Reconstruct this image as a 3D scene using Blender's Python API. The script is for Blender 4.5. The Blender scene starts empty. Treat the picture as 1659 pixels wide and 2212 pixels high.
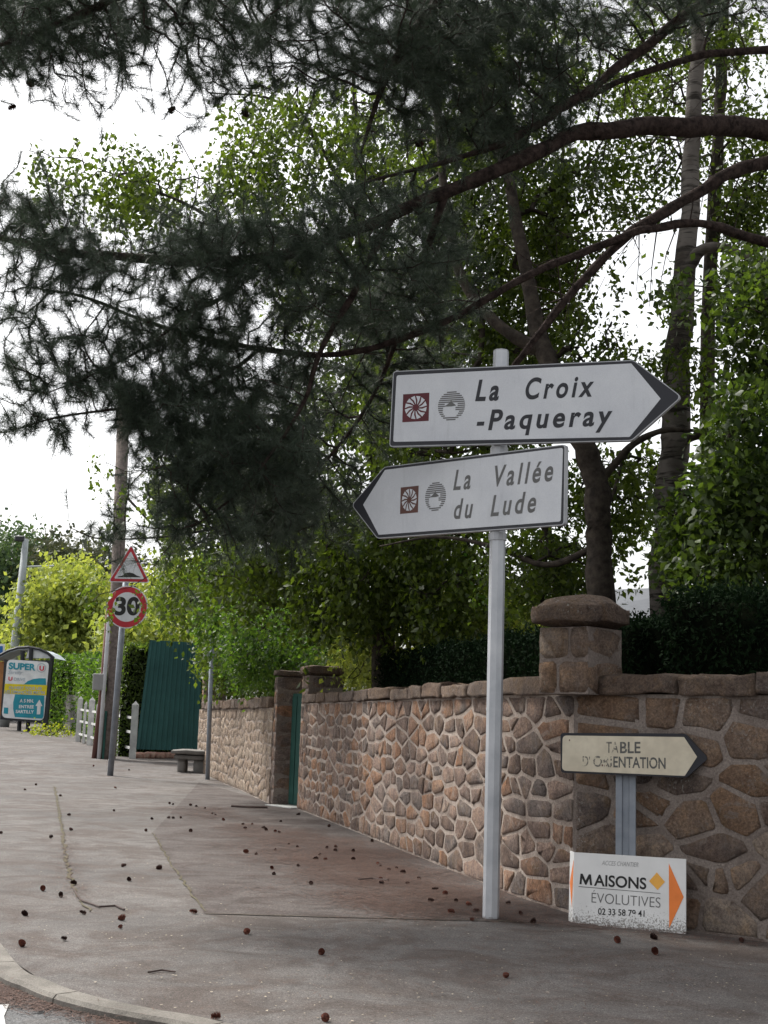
import bpy, bmesh, math, random
import numpy as np
from mathutils import Vector, Matrix, noise
random.seed(7); rng = np.random.default_rng(7)
S = bpy.context.scene
COL = S.collection
R = math.radians
# ------------------------------------------------------------------ camera
F = 2850.0; W0 = 1659.0; H0 = 2212.0; EYE = 1.5
cd = bpy.data.cameras.new('camera'); cam = bpy.data.objects.new('camera', cd); COL.objects.link(cam)
cd.sensor_fit = 'VERTICAL'; cd.angle = 2*math.atan(H0/2/F); cd.clip_start = .05; cd.clip_end = 4000
CM = Matrix.Rotation(R(90+9.1), 3, 'X') @ Matrix.Rotation(R(1.84), 3, 'Z')
cam.matrix_world = Matrix.Translation((0, 0, EYE)) @ CM.to_4x4()
S.camera = cam
# ------------------------------------------------------------------ sky, sun, exposure
w = bpy.data.worlds.new('World'); S.world = w; w.use_nodes = True
nt = w.node_tree; bg = nt.nodes['Background']
sky = nt.nodes.new('ShaderNodeTexSky'); sky.sky_type = 'NISHITA'; sky.sun_disc = False
SUN_EL, SUN_AZ = 52, -48
sky.sun_elevation = R(SUN_EL); sky.sun_rotation = R(SUN_AZ); sky.air_density = 1.0; sky.dust_density = 4.0; sky.ozone_density = 1
hs = nt.nodes.new('ShaderNodeHueSaturation'); hs.inputs['Saturation'].default_value = .12
nt.links.new(sky.outputs[0], hs.inputs['Color']); nt.links.new(hs.outputs[0], bg.inputs[0])
bg.inputs[1].default_value = .135
sd = bpy.data.lights.new('sun', 'SUN'); sd.energy = 2.4; sd.angle = R(8); sd.color = (1, .96, .88)
sun = bpy.data.objects.new('sun', sd); COL.objects.link(sun)
sv = Vector((math.sin(R(SUN_AZ))*math.cos(R(SUN_EL)), math.cos(R(SUN_AZ))*math.cos(R(SUN_EL)), math.sin(R(SUN_EL))))
sun.rotation_euler = sv.to_track_quat('Z', 'Y').to_euler(); sun.location = (-20, 20, 40)
S.view_settings.view_transform = 'Standard'; S.view_settings.look = 'None'; S.view_settings.gamma = 1
S.view_settings.use_curve_mapping = False; S.view_settings.exposure = 1.08

# ------------------------------------------------------------------ projection helpers
def ray(px, py): return CM @ Vector(((px-W0/2)/F, -(py-H0/2)/F, -1))
def gz(y):
    if y < 32: return 0.0
    if y < 60: return .0225*(y-32)
    return .63 + .006*(y-60)
def G(px, py, dz=0.0):
    d = ray(px, py); t = 5.0
    for _ in range(60):
        y = d.y*t; t = max(1.0, min(4000, .5*t + .5*((gz(y)+dz-EYE)/d.z if d.z < 0 else t)))
    y = d.y*t; return Vector((d.x*t, y, gz(y)+dz))
def P(px, py, Y):
    d = ray(px, py); t = Y/d.y; return Vector((d.x*t, Y, EYE+d.z*t))
class Plane:
    def __init__(s, O, u, v=(0, 0, 1)):
        s.O = Vector(O); s.u = Vector(u).normalized(); s.v = Vector(v).normalized()
        s.n = s.u.cross(s.v).normalized()
        if s.n.dot(Vector((0, -1, 0))) < 0: s.n = -s.n
    def st(s, px, py):
        d = ray(px, py); C = Vector((0, 0, EYE)); t = (s.O-C).dot(s.n)/d.dot(s.n); q = C+d*t-s.O
        return (q.dot(s.u), q.dot(s.v))
    def w(s, a, b, d=0): return s.O+s.u*a+s.v*b+s.n*d

# ------------------------------------------------------------------ object helpers
ORG = {}
def tag(o, label=None, cat=None, group=None, kind=None):
    if label: o['label'] = label
    if cat: o['category'] = cat
    if group: o['group'] = group
    if kind: o['kind'] = kind
    return o
def thing(name, loc, label, cat, group=None):
    o = bpy.data.objects.new(name, None); COL.objects.link(o); o.location = Vector(loc); o.empty_display_size = .2
    ORG[o.name] = Vector(loc); return tag(o, label, cat, group)
def mesh_np(name, V, Fc, nper, mat, rnd=None, smooth=False):
    V = np.asarray(V, dtype=np.float32).reshape(-1, 3); Fc = np.asarray(Fc, dtype=np.int32).reshape(-1, nper)
    me = bpy.data.meshes.new(name); me.vertices.add(len(V)); me.vertices.foreach_set('co', V.ravel())
    me.loops.add(Fc.size); me.loops.foreach_set('vertex_index', Fc.ravel())
    me.polygons.add(len(Fc)); me.polygons.foreach_set('loop_start', np.arange(0, Fc.size, nper, dtype=np.int32))
    if smooth: me.polygons.foreach_set('use_smooth', np.ones(len(Fc), dtype=bool))
    if rnd is not None:
        a = me.attributes.new('rnd', 'FLOAT', 'FACE'); a.data.foreach_set('value', np.asarray(rnd, dtype=np.float32))
    me.update(calc_edges=True); me.materials.append(mat); return me
def link(name, me, parent=None, loc=None):
    o = bpy.data.objects.new(name, me); COL.objects.link(o)
    if parent is not None: o.parent = parent; ORG[o.name] = ORG[parent.name].copy()
    if loc is not None: o.location = loc; ORG[o.name] = Vector(loc)
    elif parent is None: ORG[o.name] = Vector((0, 0, 0))
    return o
def part_np(name, V, Fc, nper, mat, parent, rnd=None, smooth=False, kind=None):
    org = ORG[parent.name] if parent else Vector((0, 0, 0))
    o = link(name, mesh_np(name, np.asarray(V).reshape(-1, 3)-np.array(org), Fc, nper, mat, rnd, smooth), parent)
    return tag(o, kind=kind)
class MB:
    def __init__(s): s.V = []; s.F = []
    def add(s, V, Fc):
        b = len(s.V); s.V += [Vector(v) for v in V]; s.F += [tuple(i+b for i in f) for f in Fc]; return s
    def box(s, c, sz, M=None):
        c = Vector(c); V = []
        for z in (-.5, .5):
            for x, y in ((-.5, -.5), (.5, -.5), (.5, .5), (-.5, .5)):
                q = Vector((x*sz[0], y*sz[1], z*sz[2]))
                if M: q = M @ q
                V.append(c+q)
        return s.add(V, [(3, 2, 1, 0), (4, 5, 6, 7), (0, 1, 5, 4), (1, 2, 6, 5), (2, 3, 7, 6), (3, 0, 4, 7)])
    def prism(s, plane, pts, d0, d1):
        n = len(pts); V = [plane.w(a, b, d0) for a, b in pts]+[plane.w(a, b, d1) for a, b in pts]
        return s.add(V, [tuple(range(n-1, -1, -1)), tuple(range(n, 2*n))]+[(i, (i+1) % n, n+(i+1) % n, n+i) for i in range(n)])
    def sheet(s, plane, pts, d): return s.add([plane.w(a, b, d) for a, b in pts], [tuple(range(len(pts)))])
    def tube(s, path, rad, n=8, cap=True):
        path = [Vector(p) for p in path]; rings = []
        if not hasattr(rad, '__len__'): rad = [rad]*len(path)
        up = Vector((.13, .21, .97)); b0 = len(s.V)
        for i, p in enumerate(path):
            d = (path[min(i+1, len(path)-1)]-path[max(i-1, 0)]).normalized()
            a = d.cross(up if abs(d.dot(up)) < .95 else Vector((1, 0, 0))).normalized(); b = d.cross(a)
            s.V += [p+(a*math.cos(2*math.pi*k/n)+b*math.sin(2*math.pi*k/n))*rad[i] for k in range(n)]
        for i in range(len(path)-1):
            for k in range(n):
                q = b0+i*n; s.F.append((q+k, q+(k+1) % n, q+n+(k+1) % n, q+n+k))
        if cap: s.F.append(tuple(b0+k for k in range(n))[::-1]); q = b0+(len(path)-1)*n; s.F.append(tuple(q+k for k in range(n)))
        return s
    def build(s, name, mat, parent=None, smooth=False, kind=None, bevel=0):
        org = ORG[parent.name] if parent else Vector((0, 0, 0))
        me = bpy.data.meshes.new(name); me.from_pydata([v-org for v in s.V], [], s.F)
        bm = bmesh.new(); bm.from_mesh(me); bmesh.ops.recalc_face_normals(bm, faces=bm.faces)
        if bevel: bmesh.ops.bevel(bm, geom=list(bm.edges), offset=bevel, segments=1, affect='EDGES', clamp_overlap=True)
        bm.to_mesh(me); bm.free()
        if smooth: me.polygons.foreach_set('use_smooth', [True]*len(me.polygons))
        me.materials.append(mat); return tag(link(name, me, parent), kind=kind)
def smooth_path(pts, n=6):
    out = []; p = [Vector(q) for q in pts]; p = [p[0]*2-p[1]]+p+[p[-1]*2-p[-2]]
    for i in range(1, len(p)-2):
        for k in range(n):
            t = k/n; a, b, c, d = p[i-1:i+3]
            out.append(.5*((2*b)+(c-a)*t+(2*a-5*b+4*c-d)*t*t+(3*b-a-3*c+d)*t**3))
    out.append(p[-2]); return out

# ------------------------------------------------------------------ materials
def mat(name, rough=.8, spec=.3, metal=0):
    m = bpy.data.materials.new(name); m.use_nodes = True; b = m.node_tree.nodes['Principled BSDF']
    b.inputs['Roughness'].default_value = rough; b.inputs['Specular IOR Level'].default_value = spec; b.inputs['Metallic'].default_value = metal
    return m, m.node_tree, b
def N(nt, t, **k):
    n = nt.nodes.new(t)
    for a, v in k.items():
        if a in n.inputs.keys(): n.inputs[a].default_value = v
        else: setattr(n, a, v)
    return n
def ramp(nt, src, stops):
    r = nt.nodes.new('ShaderNodeValToRGB'); e = r.color_ramp.elements
    while len(e) < len(stops): e.new(.5)
    for i, (p, c) in enumerate(stops): e[i].position = p; e[i].color = (*c, 1) if hasattr(c, '__len__') else (c, c, c, 1)
    nt.links.new(src, r.inputs[0]); return r.outputs[0]
def coords(nt): 
    g = nt.nodes.new('ShaderNodeNewGeometry'); return g.outputs['Position']
def nz(nt, co, scale, detail=4, rough=.6, dist=0):
    n = N(nt, 'ShaderNodeTexNoise', Scale=scale, Detail=detail, Roughness=rough, Distortion=dist); nt.links.new(co, n.inputs['Vector']); return n.outputs[0]
def mix(nt, f, a, b, mode='MIX'):
    m = nt.nodes.new('ShaderNodeMix'); m.data_type = 'RGBA'; m.blend_type = mode
    for s_, v in ((0, f), (6, a), (7, b)):
        if hasattr(v, 'is_linked') or hasattr(v, 'links'): nt.links.new(v, m.inputs[s_])
        elif s_ == 0: m.inputs[0].default_value = v
        else: m.inputs[s_].default_value = (*v, 1) if len(v) == 3 else v
    return m.outputs[2]
def bump(nt, b, h, strength=.4, dist=.02):
    n = N(nt, 'ShaderNodeBump', Strength=strength, Distance=dist); nt.links.new(h, n.inputs['Height']); nt.links.new(n.outputs[0], b.inputs['Normal'])
def noisy(name, c1, c2, scale, rough=.8, spec=.3, bs=.2, bd=.01, metal=0, detail=5, lo=.35, hi=.65, fine=None):
    m, nt, b = mat(name, rough, spec, metal); co = coords(nt); n = nz(nt, co, scale, detail)
    c = ramp(nt, n, [(lo, c1), (hi, c2)])
    if fine:
        f = nz(nt, co, fine[0], 2); c = mix(nt, 1, c, ramp(nt, f, [(.3, fine[1]), (.7, fine[2])]), 'MULTIPLY')
    nt.links.new(c, b.inputs[0])
    if bs: bump(nt, b, nz(nt, co, scale*(6 if scale < 12 or scale > 20 else 1.6), 5, .75), bs, bd)
    return m
def plain(name, c, rough=.6, spec=.3, metal=0, var=.15, scale=3):
    c1 = tuple(x*(1-var) for x in c); c2 = tuple(min(1, x*(1+var*.5)) for x in c)
    return noisy(name, c1, c2, scale, rough, spec, 0, 0, metal)

def leaf_mat(name, cA, cB, trans, tr=.45, rough=.5, spec=.35):
    m = bpy.data.materials.new(name); m.use_nodes = True; nt = m.node_tree; nt.nodes.clear()
    out = nt.nodes.new('ShaderNodeOutputMaterial'); at = N(nt, 'ShaderNodeAttribute', attribute_name='rnd')
    co = coords(nt); big = nz(nt, co, .9, 2)
    ad = N(nt, 'ShaderNodeMath', operation='ADD'); nt.links.new(at.outputs['Fac'], ad.inputs[0]); nt.links.new(big, ad.inputs[1])
    c = ramp(nt, ad.outputs[0], [(.3, cA), (1.0, cB)])
    # ramp input range is 0..1: halve
    hv = N(nt, 'ShaderNodeMath', operation='MULTIPLY'); hv.inputs[1].default_value = .62; nt.links.new(ad.outputs[0], hv.inputs[0])
    c = ramp(nt, hv.outputs[0], [(.28, cA), (.85, cB)]); tcol = mix(nt, 1, c, trans, 'MULTIPLY')
    pb = nt.nodes.new('ShaderNodeBsdfPrincipled'); pb.inputs['Roughness'].default_value = rough; pb.inputs['Specular IOR Level'].default_value = spec
    nt.links.new(c, pb.inputs[0]); tl = nt.nodes.new('ShaderNodeBsdfTranslucent'); nt.links.new(tcol, tl.inputs[0])
    mx = nt.nodes.new('ShaderNodeMixShader'); mx.inputs[0].default_value = tr
    nt.links.new(pb.outputs[0], mx.inputs[1]); nt.links.new(tl.outputs[0], mx.inputs[2]); nt.links.new(mx.outputs[0], out.inputs[0]); return m

# asphalt: worn grey with aggregate, stains
def asphalt(name, a, b_, brown):
    m, nt, b = mat(name, .88, .25); co = coords(nt)
    c = ramp(nt, nz(nt, co, .35, 6, .6, .4), [(.35, a), (.65, b_)])
    st = ramp(nt, nz(nt, co, 1.3, 7, .7, 1), [(.44, 0), (.6, 1)])
    c = mix(nt, .8, c, mix(nt, st, c, brown))
    ag = ramp(nt, nz(nt, co, 110, 2, .7), [(.3, .5), (.5, 1), (.72, 1.6)])
    c = mix(nt, 1, c, ag, 'MULTIPLY')
    ag2 = ramp(nt, nz(nt, co, 3.2, 8, .78, .6), [(.3, .72), (.7, 1.25)]); c = mix(nt, 1, c, ag2, 'MULTIPLY')
    gr = ramp(nt, nz(nt, co, 45, 5, .85), [(.3, .5), (.5, 1), (.7, 1.65)]); c = mix(nt, 1, c, gr, 'MULTIPLY')
    vo = N(nt, 'ShaderNodeTexVoronoi', Scale=14.0); nt.links.new(co, vo.inputs['Vector'])
    sp = ramp(nt, vo.outputs['Distance'], [(.0, 1), (.09, 0)])
    sm = ramp(nt, nz(nt, co, 5, 3), [(.55, 0), (.6, 1)])
    c = mix(nt, mix(nt, 1, sp, sm, 'MULTIPLY'), c, (.42, .39, .35)); nt.links.new(c, b.inputs[0])
    bump(nt, b, nz(nt, co, 90, 3, .7), .5, .006); return m
M = {}
M['pavement'] = asphalt('pavement_asphalt', (.078, .071, .068), (.125, .114, .108), (.064, .049, .042))
M['patch'] = asphalt('pavement_patch', (.060, .050, .047), (.088, .075, .07), (.038, .025, .021))
M['road'] = asphalt('road_asphalt', (.08, .08, .084), (.12, .12, .12), (.08, .07, .065))
M['soil'] = noisy('soil', (.07, .055, .04), (.12, .10, .07), 2)
M['kerb'] = noisy('kerb_concrete', (.12, .11, .098), (.20, .185, .165), 3, .9, .2, .4, .01, fine=(120, (.7,)*3, (1.2,)*3))
M['moss'] = noisy('moss_crack', (.06, .045, .03), (.10, .09, .05), 8, .95)
def stone_mat(name, lich, cols, smear=(.37, .31, .27), sm=.7):
    m, nt, b = mat(name, .92, .2); co = coords(nt); oi = nt.nodes.new('ShaderNodeObjectInfo')
    n1 = nz(nt, co, 1.7, 2); a = N(nt, 'ShaderNodeMath', operation='MULTIPLY_ADD'); a.inputs[1].default_value = .45
    nt.links.new(n1, a.inputs[0]); r2 = N(nt, 'ShaderNodeMath', operation='MULTIPLY'); r2.inputs[1].default_value = .72
    nt.links.new(oi.outputs['Random'], r2.inputs[0]); nt.links.new(r2.outputs[0], a.inputs[2])
    c = ramp(nt, a.outputs[0], [(i/(len(cols)-1), q) for i, q in enumerate(cols)])
    c = mix(nt, 1, c, ramp(nt, nz(nt, co, 9, 6, .7, .6), [(.3, (.55, .5, .5)), (.5, (1, 1, 1)), (.72, (1.4, 1.3, 1.12))]), 'MULTIPLY')
    rust = ramp(nt, nz(nt, co, 4, 4, .6, 1), [(.55, 0), (.68, 1)]); c = mix(nt, mix(nt, 1, rust, (.6, .6, .6), 'MULTIPLY'), c, (.20, .13, .075))
    c = mix(nt, 1, c, ramp(nt, nz(nt, co, 48, 4, .8), [(.3, .5), (.5, 1), (.72, 1.6)]), 'MULTIPLY')
    if lich:
        l = ramp(nt, nz(nt, co, 42, 3, .7, .5), [(.64-lich*.05, 0), (.68-lich*.05, 1)])
        l2 = ramp(nt, nz(nt, co, 1.4, 2), [(.45, .0), (.65, .8)]); c = mix(nt, mix(nt, 1, l, l2, 'MULTIPLY'), c, (.42, .41, .38))
    sf = ramp(nt, nz(nt, co, 4.5, 8, .8, 1.2), [(.55, 0), (.63, sm)]); c = mix(nt, sf, c, smear)
    nt.links.new(c, b.inputs[0]); bump(nt, b, nz(nt, co, 24, 7, .85), 1, .06); return m
BR = [(.085, .058, .048), (.25, .18, .15), (.13, .092, .076), (.33, .235, .19), (.16, .135, .125), (.30, .165, .10), (.38, .30, .25)]
M['stone'] = stone_mat('granite_rubble', 0, BR)
M['stone_r'] = stone_mat('granite_rubble_lichen', 1, [(.085, .062, .052), (.22, .158, .125), (.14, .115, .105), (.27, .20, .155), (.25, .16, .105), (.35, .285, .235), (.17, .145, .13)], (.27, .23, .205), .7)
M['coping'] = stone_mat('granite_coping', .6, [(.115, .08, .065), (.17, .12, .09), (.15, .12, .105), (.2, .145, .11)], (.12, .10, .085), .5)
M['stone_far'] = stone_mat('granite_skylit_tone', 0, [(.24, .19, .15), (.3, .24, .19), (.28, .21, .16), (.35, .29, .235)])  # rubble colours raised: open-sky light on the far wall painted into the stone
def mortar(name, c1, c2):
    m, nt, b = mat(name, .95, .15); co = coords(nt)
    c = ramp(nt, nz(nt, co, 2.2, 6, .65, .5), [(.3, c1), (.7, c2)])
    c = mix(nt, 1, c, ramp(nt, nz(nt, co, 60, 3, .8), [(.3, .65), (.7, 1.3)]), 'MULTIPLY')
    nt.links.new(c, b.inputs[0]); bump(nt, b, nz(nt, co, 22, 6, .75), 1, .03); return m
M['mortar'] = mortar('lime_mortar', (.19, .15, .125), (.46, .39, .34))
M['mortar_r'] = mortar('grey_mortar', (.14, .11, .095), (.31, .265, .235))
M['white_sign'] = noisy('sign_white', (.50, .52, .55), (.62, .64, .66), 2, .5, .35, 0, 0, lo=.3, hi=.7, fine=(9, (.93,)*3, (1.05,)*3))
def sign_white():
    m, nt, b = mat('sign_sheeting', .42, .4); co = coords(nt); mp = nt.nodes.new('ShaderNodeMapping'); mp.inputs['Scale'].default_value = (1, 1, .12); nt.links.new(co, mp.inputs[0])
    c = ramp(nt, nz(nt, co, 2.5, 5, .6), [(.3, (.53, .55, .59)), (.7, (.63, .65, .68))])
    st = ramp(nt, nz(nt, mp.outputs[0], 16, 5, .7), [(.55, 1), (.8, .86)]); c = mix(nt, 1, c, st, 'MULTIPLY')
    g = ramp(nt, nz(nt, co, 130, 2, .6), [(.3, .93), (.7, 1.05)]); c = mix(nt, 1, c, g, 'MULTIPLY'); nt.links.new(c, b.inputs[0]); return m
M['white_sign'] = sign_white()
M['black'] = plain('sign_black', (.018, .019, .026), .45, .4)
M['alu'] = noisy('aluminium_edge', (.30, .31, .33), (.42, .43, .45), 4, .5, .5, 0, 0, .3)
M['pole'] = noisy('aluminium_pole', (.40, .42, .45), (.56, .575, .60), 2.5, .42, .5, .1, .003, .35)
M['pole_grey'] = noisy('galvanised_post', (.20, .225, .26), (.28, .305, .345), 5, .6, .4, .15, .004, .3)
M['cream'] = noisy('cream_enamel', (.56, .50, .385), (.66, .60, .47), 3, .35, .45, 0, 0, fine=(12, (.93,)*3, (1.04,)*3))
M['maroon'] = plain('maroon_print', (.10, .018, .025), .5); M['brownlogo'] = plain('brown_print', (.12, .055, .045), .5)
def worn(name, ink, base, amount, scale=28):
    m, nt, b = mat(name, .5, .3); co = coords(nt); f = ramp(nt, nz(nt, co, scale, 4, .6, .3), [(amount-.05, 0), (amount+.05, 1)])
    nt.links.new(mix(nt, f, base, ink), b.inputs[0]); return m
M['worn'] = worn('worn_black_letters', (.10, .10, .095), (.58, .53, .41), .36); M['worn2'] = worn('very_worn_letters', (.16, .15, .13), (.58, .53, .41), .46, 30)
def board_mat():
    m, nt, b = mat('board_white', .45, .35); co = coords(nt); sx = nt.nodes.new('ShaderNodeSeparateXYZ'); nt.links.new(co, sx.inputs[0])
    c = ramp(nt, nz(nt, co, 3, 4), [(.3, (.64, .64, .63)), (.7, (.76, .76, .75))])
    lo = N(nt, 'ShaderNodeMapRange'); lo.inputs[1].default_value = .22; lo.inputs[2].default_value = .0; nt.links.new(sx.outputs[2], lo.inputs[0])
    a = N(nt, 'ShaderNodeMath', operation='MULTIPLY_ADD'); a.inputs[1].default_value = .32; nt.links.new(lo.outputs[0], a.inputs[0]); nt.links.new(nz(nt, co, 75, 3, .7), a.inputs[2])
    f = ramp(nt, a.outputs[0], [(.72, 0), (.82, .8)]); c = mix(nt, f, c, (.14, .12, .10)); nt.links.new(c, b.inputs[0]); return m
M['board'] = board_mat()
M['orange'] = plain('orange_print', (.80, .22, .05), .45); M['gold'] = plain('gold_print', (.82, .42, .08), .45)
M['ink'] = plain('black_ink', (.02, .02, .02), .5); M['ink_grey'] = plain('grey_ink', (.13, .13, .13), .5); M['pencil'] = plain('pencil_grey', (.36, .36, .36), .6)
M['red'] = plain('sign_red', (.42, .025, .04), .45); M['teal'] = plain('teal_print', (.02, .27, .36), .5); M['yellow'] = plain('yellow_print', (.72, .60, .02), .5)
M['adwhite'] = plain('poster_white', (.72, .74, .76), .4); M['u_red'] = plain('red_print', (.62, .06, .09), .5); M['bluegrey'] = plain('pale_grey_blue', (.42, .47, .52), .5)
M['gate'] = noisy('dark_green_paint', (.010, .055, .052), (.016, .075, .07), 1.5, .6, .3, .1, .004)
M['door'] = noisy('door_green_paint', (.012, .055, .045), (.022, .08, .065), 3, .7, .3, .2, .004)
M['wood'] = noisy('weathered_pole_wood', (.09, .073, .066), (.18, .15, .135), 9, .9, .2, .6, .01)
M['conduit'] = plain('white_conduit', (.55, .57, .60), .5); M['concrete'] = noisy('pale_concrete', (.42, .42, .41), (.58, .58, .56), 4, .9, .2, .3, .01)
M['concrete_d'] = noisy('stained_concrete', (.10, .097, .09), (.19, .18, .17), 2, .9, .2, .3, .01)
M['lampgrey'] = plain('lamp_post_grey', (.33, .36, .37), .6); M['shelter'] = plain('dark_metal', (.03, .032, .038), .5)
M['rust'] = plain('brown_rust_panel', (.14, .07, .06), .8); M['box'] = plain('grey_cabinet', (.25, .25, .25), .7)
M['house'] = noisy('pale_render', (.62, .60, .56), (.72, .70, .65), .8, .9, .2, .1, .01); M['slate'] = plain('slate', (.06, .065, .075), .6); M['brickred'] = plain('brick_red', (.28, .09, .06), .9)
m_, nt_, b_ = mat('glass_pane', .1, .5); b_.inputs[0].default_value = (.03, .035, .04, 1); M['glass'] = m_
M['orangebus'] = plain('orange_panel', (.42, .19, .07), .6); M['blue'] = plain('blue_panel', (.02, .13, .38), .5)
M['pine_bark'] = noisy('pine_bark', (.028, .021, .019), (.10, .072, .064), 14, .95, .1, 1, .09)
M['bark'] = noisy('grey_bark', (.028, .023, .02), (.075, .062, .05), 10, .95, .15, .9, .02)
def birch():
    m, nt, b = mat('birch_bark', .85, .2); co = coords(nt); mp = nt.nodes.new('ShaderNodeMapping'); mp.inputs['Scale'].default_value = (1, 1, 7); nt.links.new(co, mp.inputs[0])
    f = ramp(nt, nz(nt, mp.outputs[0], 2.6, 4, .6), [(.5, 0), (.62, 1)]); f2 = ramp(nt, nz(nt, co, 1.2, 4), [(.45, 0), (.6, 1)])
    c = mix(nt, f2, (.15, .135, .122), (.06, .05, .042)); c = mix(nt, f, c, (.03, .026, .022)); nt.links.new(c, b.inputs[0]); bump(nt, b, nz(nt, mp.outputs[0], 8, 4), .6, .02); return m
M['birch'] = birch()
M['needle'] = leaf_mat('pine_needles', (.024, .038, .027), (.062, .086, .056), (1.0, 1.1, .8), .2, .55)
M['needle_blue'] = leaf_mat('pine_needles_blue', (.04, .058, .044), (.085, .11, .08), (1, 1, .9), .2, .5)
M['leaf_birch'] = leaf_mat('birch_leaves', (.02, .036, .008), (.085, .118, .02), (1.9, 2.0, .8), .42)
M['leaf_dark'] = leaf_mat('dark_leaves', (.018, .036, .010), (.065, .10, .022), (1.9, 1.9, .8), .45)
M['leaf_bright'] = leaf_mat('bright_leaves', (.022, .055, .012), (.095, .15, .028), (1.7, 1.9, .8), .45)
M['leaf_lime'] = leaf_mat('lime_leaves', (.17, .23, .055), (.33, .39, .10), (1.3, 1.2, .6), .45)
M['leaf_yellow'] = leaf_mat('yellow_green_leaves', (.15, .22, .02), (.32, .36, .04), (1.3, 1.2, .6), .45)
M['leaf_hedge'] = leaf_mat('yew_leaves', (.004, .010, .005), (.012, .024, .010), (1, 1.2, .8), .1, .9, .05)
M['leaf_far'] = leaf_mat('distant_dark_leaves', (.03, .045, .025), (.085, .09, .045), (1.2, 1.2, .8), .25)
M['leaf_far2'] = leaf_mat('distant_green_leaves', (.035, .07, .035), (.09, .14, .06), (1.3, 1.3, .8), .3)
M['core'] = noisy('hedge_painted_shade', (.003, .005, .003), (.008, .010, .006), 6, 1, 0)  # near-black colour paints the shade inside the hedges
M['cone'] = noisy('pine_cone_brown', (.018, .009, .008), (.07, .03, .022), 60, .9, .2)
M['cone_red'] = noisy('pine_cone_red', (.05, .016, .012), (.16, .055, .035), 60, .9, .2)
M['litter'] = leaf_mat('fallen_needles', (.035, .018, .014), (.115, .062, .045), (1, 1, 1), .05, .8)
M['fleck'] = leaf_mat('grit_and_leaf_flecks', (.05, .035, .028), (.36, .31, .24), (1, 1, 1), .03, .9)
M['twig'] = plain('twig_brown', (.07, .05, .045), .9)
M['paint'] = noisy('road_paint', (.4, .4, .4), (.62, .62, .6), 12, .8)
M['rubble'] = noisy('broken_brick', (.2, .09, .07), (.35, .25, .2), 8, .9)

# ------------------------------------------------------------------ ground
KERB = [(-60, 190), (-26, 85)] + [tuple(G(*q)[:2]) for q in ((0, 2062), (94, 2125), (208, 2162), (323, 2186), (469, 2214))] + [(.6, 5.75), (3, 5.1), (7, 4.7), (14, 4.6)]
KERB.insert(2, (-9.5, 30)); 
def kerb_x(y):
    k = KERB
    for (x0, y0), (x1, y1) in zip(k, k[1:]):
        if y <= y0 and y >= y1: return x0+(x1-x0)*(y0-y)/(y0-y1)
    return k[0][0] if y > k[0][1] else k[-1][0]
def sheet(name, rows, xs, dz, material, kind='structure'):
    V = []; Fc = []
    for y in rows:
        l, r = xs(y)
        for k in range(9): V.append((l+(r-l)*k/8, y, gz(y)+dz))
    for i in range(len(rows)-1):
        for k in range(8): q = i*9+k; Fc.append((q, q+1, q+10, q+9))
    o = part_np(name, V, Fc, 4, material, None); return tag(o, kind=kind)
sheet('ground', [-60, 0, 32, 45, 60, 100, 200, 600, 2500], lambda y: (-1500, 1500), -.13, M['soil'])
sheet('road', [-30, 0, 10, 20, 32, 40, 50, 60, 80, 120, 190], lambda y: (-14 if y < 32 else kerb_x(y)-9, 20 if y < 4.6 else kerb_x(y)+.5), -.055, M['road'])
ys = sorted({4.6, 4.7, 5.1, 5.75, 32, 60, 85, 190} | {round(a, 3) for a in np.arange(6, 12, .15)} | {float(a) for a in np.arange(12, 85, 2.0)})
ys = [y for y in ys]
pav = sheet('pavement', ys, lambda y: (kerb_x(y)+.02, 14), 0, M['pavement'])
# kerb stones along the rounded corner
kt = thing('kerb', (KERB[3][0], KERB[3][1], 0), None, None); kt['kind'] = 'structure'
kp = smooth_path([Vector((x, y, 0)) for x, y in [(-9.5, 30), (-6.1, 19.5), (-3.9, 12.7)] + KERB[3:]], 8)
acc = [kp[0]]; seg = 0
pl = [kp[0]]; 
dist = 0; cur = [kp[0]]
for a, b in zip(kp, kp[1:]):
    n = max(1, int((b-a).length/.25))
    for k in range(1, n+1): pl.append(a.lerp(b, k/n))
i = 0
while i < len(pl)-1:
    L = 0; j = i
    while j < len(pl)-1 and L < 1.0: L += (pl[j+1]-pl[j]).length; j += 1
    V = []; Fc = []
    for k in range(i, j+1):
        d = (pl[min(k+1, len(pl)-1)]-pl[max(k-1, 0)]).normalized(); nrm = Vector((-d.y, d.x, 0))
        q = pl[k]+d*(.006 if k == i else -.006 if k == j else 0)
        zt = gz(q.y)+.006
        for o_, z in ((.05, zt), (-.08, zt), (-.1, zt-.02), (-.1, zt-.11)): V.append(q+nrm*o_+Vector((0, 0, z-q.z)))
    for k in range(j-i):
        for c in range(3): q = k*4+c; Fc.append((q, q+1, q+5, q+4))
    Fc.append((0, 1, 2, 3)); q = (j-i)*4; Fc.append((q+3, q+2, q+1, q))
    MB().add(V, Fc).build('kerb_stone', M['kerb'], kt); i = j
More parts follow.
